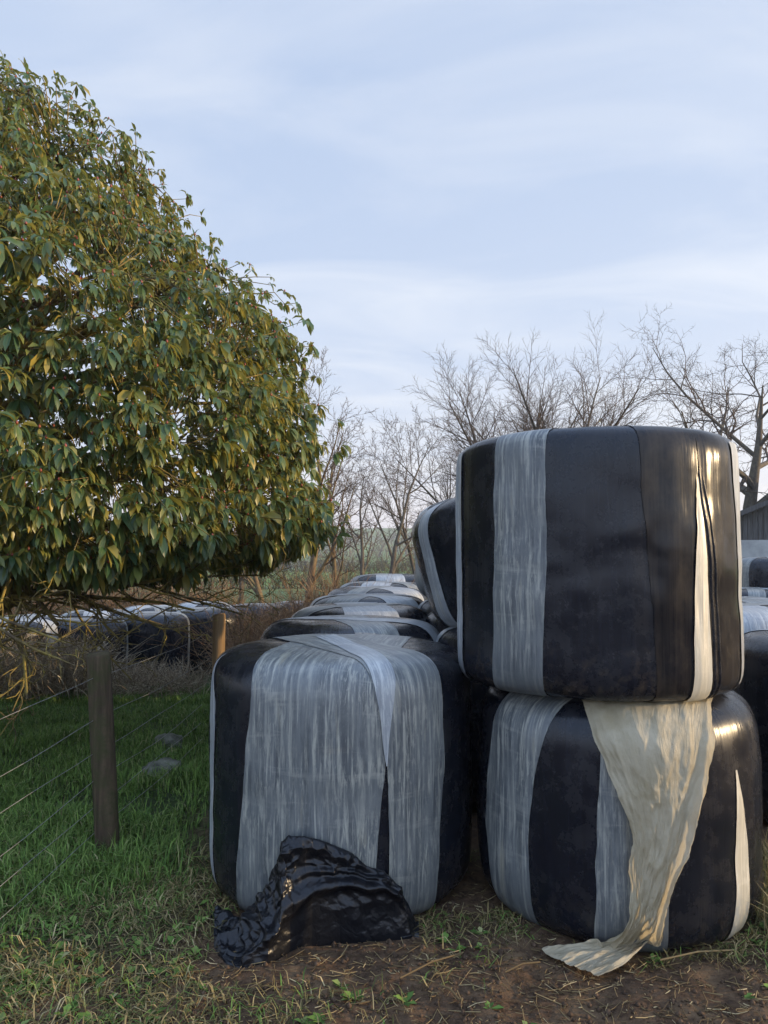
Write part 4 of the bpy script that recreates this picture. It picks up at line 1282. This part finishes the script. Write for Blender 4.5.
# dead brambles between the lawn and the field row
n = 3000
yy = r.uniform(8.8, 10.2, n); pxs = -40 + 245 * r.random(n) ** 1.25
xy = np.stack([(pxs - 384) / F * yy, yy], -1)
xy = xy[(pxs < 95) | (r.random(n) < 0.4)]; hb = np.where((xy[:, 0] / xy[:, 1] * F + 384) < 95, 0.72, 0.45)
stems('undergrowth', 'tangle of dry brown bramble stems along the edge of the grass', 'undergrowth', xy, hb, M['scrub'], 4, 0.42, 0.005, 6)
# rusty scrub between the field row and the low bale row
n = 1300
yy = r.uniform(9.0, 14.5, n); pxs = r.uniform(228, 355, n)
xy = np.stack([(pxs - 384) / F * yy, yy], -1)
stems('scrub', 'rusty brown dead scrub between the two rows of bales', 'undergrowth', xy, 1.25, M['rust'], 6, 0.25, 0.005, 6)
# bracken behind the field row
n = 1600
yy = r.uniform(18.0, 21, n); pxs = r.uniform(-60, 235, n)
xy = np.stack([(pxs - 384) / F * yy, yy], -1)
stems('bracken', 'orange brown dead bracken behind the field row of bales', 'undergrowth', xy, 1.5, M['rust'], 7, 0.35, 0.008, 5)
# scrubby saplings and hedge bottoms under the trees
n = 650
yy = r.uniform(17, 25, n); pxs = r.uniform(190, 470, n)
xy = np.stack([(pxs - 384) / F * yy, yy], -1)
stems('saplings', 'thin brown brushwood under the bare trees beyond the bales', 'undergrowth', xy, 1.0, M['hedge'], 9, 0.25, 0.008, 5)
def hedgerow(label, y0, x0, x1, h, n, rad0, seed, slope=0.0):
    q = np.random.default_rng(seed)
    xs = q.uniform(x0, x1, n); ys = y0 + slope * xs + q.normal(0, 0.5 + y0 * 0.004, n)
    return stems('hedge', label, 'hedge', np.stack([xs, ys], -1), h, M['hedge'], seed, 0.4, rad0, 6, kind='thing')
hedgerow('brown bare hedge across the field beyond the trees', 48, -45, 40, 1.7, 2600, 0.02, 15, 0.1)
hedgerow('second far field hedge, greyer and farther up the slope', 130, -110, 90, 3.2, 2600, 0.06, 16, -0.1)
# woodland on the far slopes
n = 2600
q = np.random.default_rng(40)
xs = q.uniform(-420, 420, n); ys = 330 + 40 * np.sin(xs / 60.0) + q.normal(0, 14, n) + (q.random(n) < 0.5) * 170
stems('woodland', 'far bluish woods along the valley side', 'woods', np.stack([xs, ys], -1), 9.0, M['hedge'], 41, 0.4, 0.25, 6)

# ------------------------------------------------------------------ barn
def build_barn():
    x0, y0 = X(712, 28), 28.0
    W, Ln = 13.0, 14.0
    ez = 2.52; rise = (W / 2) * math.tan(rad(23)); cz = 1.9
    gz = float(ground_h(x0 + 3, y0)) - 0.3
    root = empty('barn', (x0, y0, 0), (0, 0, rad(-22)))
    tag(root, 'grey boarded farm barn with concrete lower walls at the picture edge', 'barn')
    a = Acc()
    a.box((0, 0, gz), (W, 0.15, cz)); a.box((0, Ln - 0.15, gz), (W, Ln, cz))
    a.box((0, 0.153, gz), (0.15, Ln - 0.153, cz)); a.box((W - 0.15, 0.153, gz), (W, Ln - 0.153, cz))
    a.build('wall', M['concrete'], root, False)
    b = Acc()
    wb = 0.16; pitch = 0.175
    k = 0
    while k * pitch < W - 0.02:
        xa = k * pitch; xb = min(W, xa + wb)
        xm = (xa + xb) / 2
        def hz(xx): return ez + rise * (1 - abs(xx - W / 2) / (W / 2)) - 0.05
        dy = 0.02 * ((k * 7) % 3) / 3
        for yb in (0.02, Ln - 0.05):
            v = [(xa, yb + dy, cz + 0.003), (xb, yb + dy, cz + 0.003), (xb, yb + dy, hz(xb)), (xa, yb + dy, hz(xa)), (xa, yb + dy + .025, cz + 0.003), (xb, yb + dy + .025, cz + 0.003), (xb, yb + dy + .025, hz(xb)), (xa, yb + dy + .025, hz(xa))]
            b.add(v, [(0,1,2,3),(5,4,7,6),(0,4,5,1),(1,5,6,2),(2,6,7,3),(3,7,4,0)])
        k += 1
    k = 0
    while k * pitch < Ln - 0.02:
        for xs_ in (0.02, W - 0.045):
            b.box((xs_, k * pitch + 0.06, cz + 0.003), (xs_ + 0.025, k * pitch + 0.06 + wb, ez - 0.05))
        k += 1
    b.build('boarding', M['boards'], root, False)
    c = Acc()
    # corrugated sheets
    nx = 60
    for sgn in (0, 1):
        ys = np.linspace(-0.35, Ln + 0.35, 180)
        xs_ = np.linspace(-0.3, W / 2, 4) if sgn == 0 else np.linspace(W + 0.3, W / 2, 4)
        Xg, Yg = np.meshgrid(xs_, ys)
        Zg = ez + rise * (1 - np.abs(Xg - W / 2) / (W / 2)) + 0.03 * np.sin(Yg * 2 * PI / 0.3)
        V = np.stack([Xg, Yg, Zg], -1).reshape(-1, 3)
        n0 = len(V)
        f = grid_faces(len(ys), 4)
        c.add(np.concatenate([V, V - np.array([0, 0, 0.05])]), np.concatenate([f, f[:, ::-1] + n0]))
    c.build('roof', M['roofsheet'], root, True)
    d = Acc()
    for sgn in (0, 1):
        xa, xb = (-0.3, W / 2) if sgn == 0 else (W + 0.3, W / 2)
        za = ez + rise * (1 - abs(xa - W / 2) / (W / 2)); zb = ez + rise
        v = [(xa, -0.39, za - 0.14), (xb, -0.39, zb - 0.14), (xb, -0.39, zb + 0.05), (xa, -0.39, za + 0.05), (xa, -0.356, za - 0.14), (xb, -0.356, zb - 0.14), (xb, -0.356, zb + 0.05), (xa, -0.356, za + 0.05)]
        d.add(v, [(0,1,2,3),(5,4,7,6),(0,4,5,1),(1,5,6,2),(2,6,7,3),(3,7,4,0)])
    d.build('bargeboard', M['boards'], root, False)
build_barn()

# ------------------------------------------------------------------ light
SUN_EL = rad(9.5)
SUN_AZ = rad(84)      # measured from -Y towards +X
sd = Vector((math.sin(SUN_AZ) * math.cos(SUN_EL), -math.cos(SUN_AZ) * math.cos(SUN_EL), math.sin(SUN_EL)))
sun = bpy.data.lights.new('sun', 'SUN')
sun.energy = 5.0; sun.angle = rad(0.7); sun.color = (1.0, 0.73, 0.42)
so = bpy.data.objects.new('sun', sun); COL.objects.link(so)
so.rotation_euler = sd.to_track_quat('Z', 'Y').to_euler()

w = bpy.data.worlds.new('World'); S.world = w; w.use_nodes = True
nt = w.node_tree; nt.nodes.clear()
def N(t, **kw):
    n = nt.nodes.new(t)
    for k, v in kw.items(): setattr(n, k, v)
    return n
out = N('ShaderNodeOutputWorld'); bg = N('ShaderNodeBackground'); sky = N('ShaderNodeTexSky', sky_type='NISHITA')
sky.sun_disc = False; sky.sun_elevation = SUN_EL
sky.sun_rotation = math.atan2(sd.x, sd.y)
sky.air_density = 1.0; sky.dust_density = 1.2; sky.ozone_density = 1.6; sky.altitude = 100
tc = N('ShaderNodeTexCoord'); sp = N('ShaderNodeSeparateXYZ')
nt.links.new(tc.outputs['Generated'], sp.inputs[0])
# thin high cloud: direction projected on a flat layer
zz = N('ShaderNodeMath', operation='MAXIMUM'); nt.links.new(sp.outputs[2], zz.inputs[0]); zz.inputs[1].default_value = 0.0
za = N('ShaderNodeMath', operation='ADD'); nt.links.new(zz.outputs[0], za.inputs[0]); za.inputs[1].default_value = 0.12
dx = N('ShaderNodeMath', operation='DIVIDE'); nt.links.new(sp.outputs[0], dx.inputs[0]); nt.links.new(za.outputs[0], dx.inputs[1])
dy = N('ShaderNodeMath', operation='DIVIDE'); nt.links.new(sp.outputs[1], dy.inputs[0]); nt.links.new(za.outputs[0], dy.inputs[1])
cb = N('ShaderNodeCombineXYZ'); nt.links.new(dx.outputs[0], cb.inputs[0]); nt.links.new(dy.outputs[0], cb.inputs[1])
mp = N('ShaderNodeMapping'); mp.inputs['Rotation'].default_value = (0, 0, rad(-32)); mp.inputs['Scale'].default_value = (0.7, 1.5, 1); mp.inputs['Location'].default_value = (3.1, 1.7, 0)
nt.links.new(cb.outputs[0], mp.inputs['Vector'])
cn = N('ShaderNodeTexNoise'); cn.inputs['Scale'].default_value = 1.5; cn.inputs['Detail'].default_value = 9; cn.inputs['Roughness'].default_value = 0.56; cn.inputs['Distortion'].default_value = 0.9
nt.links.new(mp.outputs[0], cn.inputs['Vector'])
rp = N('ShaderNodeValToRGB'); rp.color_ramp.elements[0].position = 0.40; rp.color_ramp.elements[0].color = (0, 0, 0, 1); rp.color_ramp.elements[1].position = 0.74; rp.color_ramp.elements[1].color = (1, 1, 1, 1)
nt.links.new(cn.outputs['Fac'], rp.inputs[0])
K = 1 / 0.12
veil = N('ShaderNodeMix', data_type='RGBA')        # thin even veil, whiter streaks where the cloud thickens
lowc = N('ShaderNodeMath', operation='SUBTRACT'); lowc.inputs[0].default_value = 1.0; nt.links.new(zz.outputs[0], lowc.inputs[1])
lowp = N('ShaderNodeMath', operation='POWER'); nt.links.new(lowc.outputs[0], lowp.inputs[0]); lowp.inputs[1].default_value = 2.6
# the sheet of cloud is thicker low down and to the right
rt_ = N('ShaderNodeMapRange'); nt.links.new(sp.outputs[0], rt_.inputs[0]); rt_.inputs[1].default_value = -0.5; rt_.inputs[2].default_value = 0.5; rt_.inputs[3].default_value = 0.25; rt_.inputs[4].default_value = 0.95
lowm = N('ShaderNodeMath', operation='MULTIPLY'); nt.links.new(lowp.outputs[0], lowm.inputs[0]); nt.links.new(rt_.outputs[0], lowm.inputs[1])
vf = N('ShaderNodeMath', operation='MULTIPLY_ADD'); vf.use_clamp = True; nt.links.new(rp.outputs[0], vf.inputs[0]); vf.inputs[1].default_value = 0.50; nt.links.new(lowm.outputs[0], vf.inputs[2])
nt.links.new(vf.outputs[0], veil.inputs[0])
veil.inputs[6].default_value = (0.425 * K, 0.525 * K, 0.715 * K, 1)
veil.inputs[7].default_value = (0.76 * K, 0.79 * K, 0.85 * K, 1)
mx = N('ShaderNodeMix', data_type='RGBA'); mx.inputs[0].default_value = 0.78
# low band of air near the horizon, faintly pink in the late sun
inv = N('ShaderNodeMath', operation='SUBTRACT'); inv.inputs[0].default_value = 1.0; nt.links.new(zz.outputs[0], inv.inputs[1])
pw = N('ShaderNodeMath', operation='POWER'); nt.links.new(inv.outputs[0], pw.inputs[0]); pw.inputs[1].default_value = 9.0
pk = N('ShaderNodeMath', operation='MULTIPLY'); nt.links.new(pw.outputs[0], pk.inputs[0]); pk.inputs[1].default_value = 0.95
hor = N('ShaderNodeMix', data_type='RGBA'); nt.links.new(pk.outputs[0], hor.inputs[0]); nt.links.new(veil.outputs[2], hor.inputs[6])
hor.inputs[7].default_value = (0.80 * K, 0.72 * K, 0.74 * K, 1)
nt.links.new(sky.outputs[0], mx.inputs[6]); nt.links.new(hor.outputs[2], mx.inputs[7])
# unseen sky overhead and behind the viewer brightened and blued as added fill light
ov = N('ShaderNodeMapRange', interpolation_type='SMOOTHSTEP'); nt.links.new(sp.outputs[2], ov.inputs[0]); ov.inputs[1].default_value = 0.62; ov.inputs[2].default_value = 0.9; ov.inputs[3].default_value = 1.0; ov.inputs[4].default_value = 1.9
bh = N('ShaderNodeMapRange', interpolation_type='SMOOTHSTEP'); nt.links.new(sp.outputs[1], bh.inputs[0]); bh.inputs[1].default_value = 0.25; bh.inputs[2].default_value = -0.5; bh.inputs[3].default_value = 1.0; bh.inputs[4].default_value = 1.75
mm = N('ShaderNodeMath', operation='MAXIMUM'); nt.links.new(ov.outputs[0], mm.inputs[0]); nt.links.new(bh.outputs[0], mm.inputs[1])
m1_ = N('ShaderNodeMath', operation='SUBTRACT'); nt.links.new(mm.outputs[0], m1_.inputs[0]); m1_.inputs[1].default_value = 1.0
cg = N('ShaderNodeCombineXYZ')
for i_, g_ in enumerate((0.78, 1.0, 1.32)):
    ma = N('ShaderNodeMath', operation='MULTIPLY_ADD'); nt.links.new(m1_.outputs[0], ma.inputs[0]); ma.inputs[1].default_value = g_; ma.inputs[2].default_value = 1.0
    nt.links.new(ma.outputs[0], cg.inputs[i_])
br = N('ShaderNodeVectorMath', operation='MULTIPLY'); nt.links.new(mx.outputs[2], br.inputs[0]); nt.links.new(cg.outputs[0], br.inputs[1])
nt.links.new(br.outputs[0], bg.inputs['Color']); bg.inputs['Strength'].default_value = 0.12
nt.links.new(bg.outputs[0], out.inputs['Surface'])

# hazy air over the fields
hz = Acc(); hz.box((-1400, -400, -12), (1400, 1500, float(GZ.max()) + 3))
HZ = bpy.data.materials.new('haze_air'); HZ.use_nodes = True
HZ.node_tree.nodes.clear()
ho = HZ.node_tree.nodes.new('ShaderNodeOutputMaterial'); hv = HZ.node_tree.nodes.new('ShaderNodeVolumePrincipled')
hv.inputs['Color'].default_value = (0.85, 0.9, 1.0, 1); hv.inputs['Density'].default_value = 0.00065; hv.inputs['Anisotropy'].default_value = 0.2
HZ.node_tree.links.new(hv.outputs[0], ho.inputs['Volume'])
ob = hz.build('haze', HZ, None, False); tag(ob, kind='stuff')

S.view_settings.view_transform = 'Standard'
S.view_settings.look = 'None'
S.view_settings.exposure = 0.5
S.view_settings.gamma = 1.0
S.view_settings.use_curve_mapping = False
S.cycles.max_bounces = 6
S.cycles.use_denoising = True
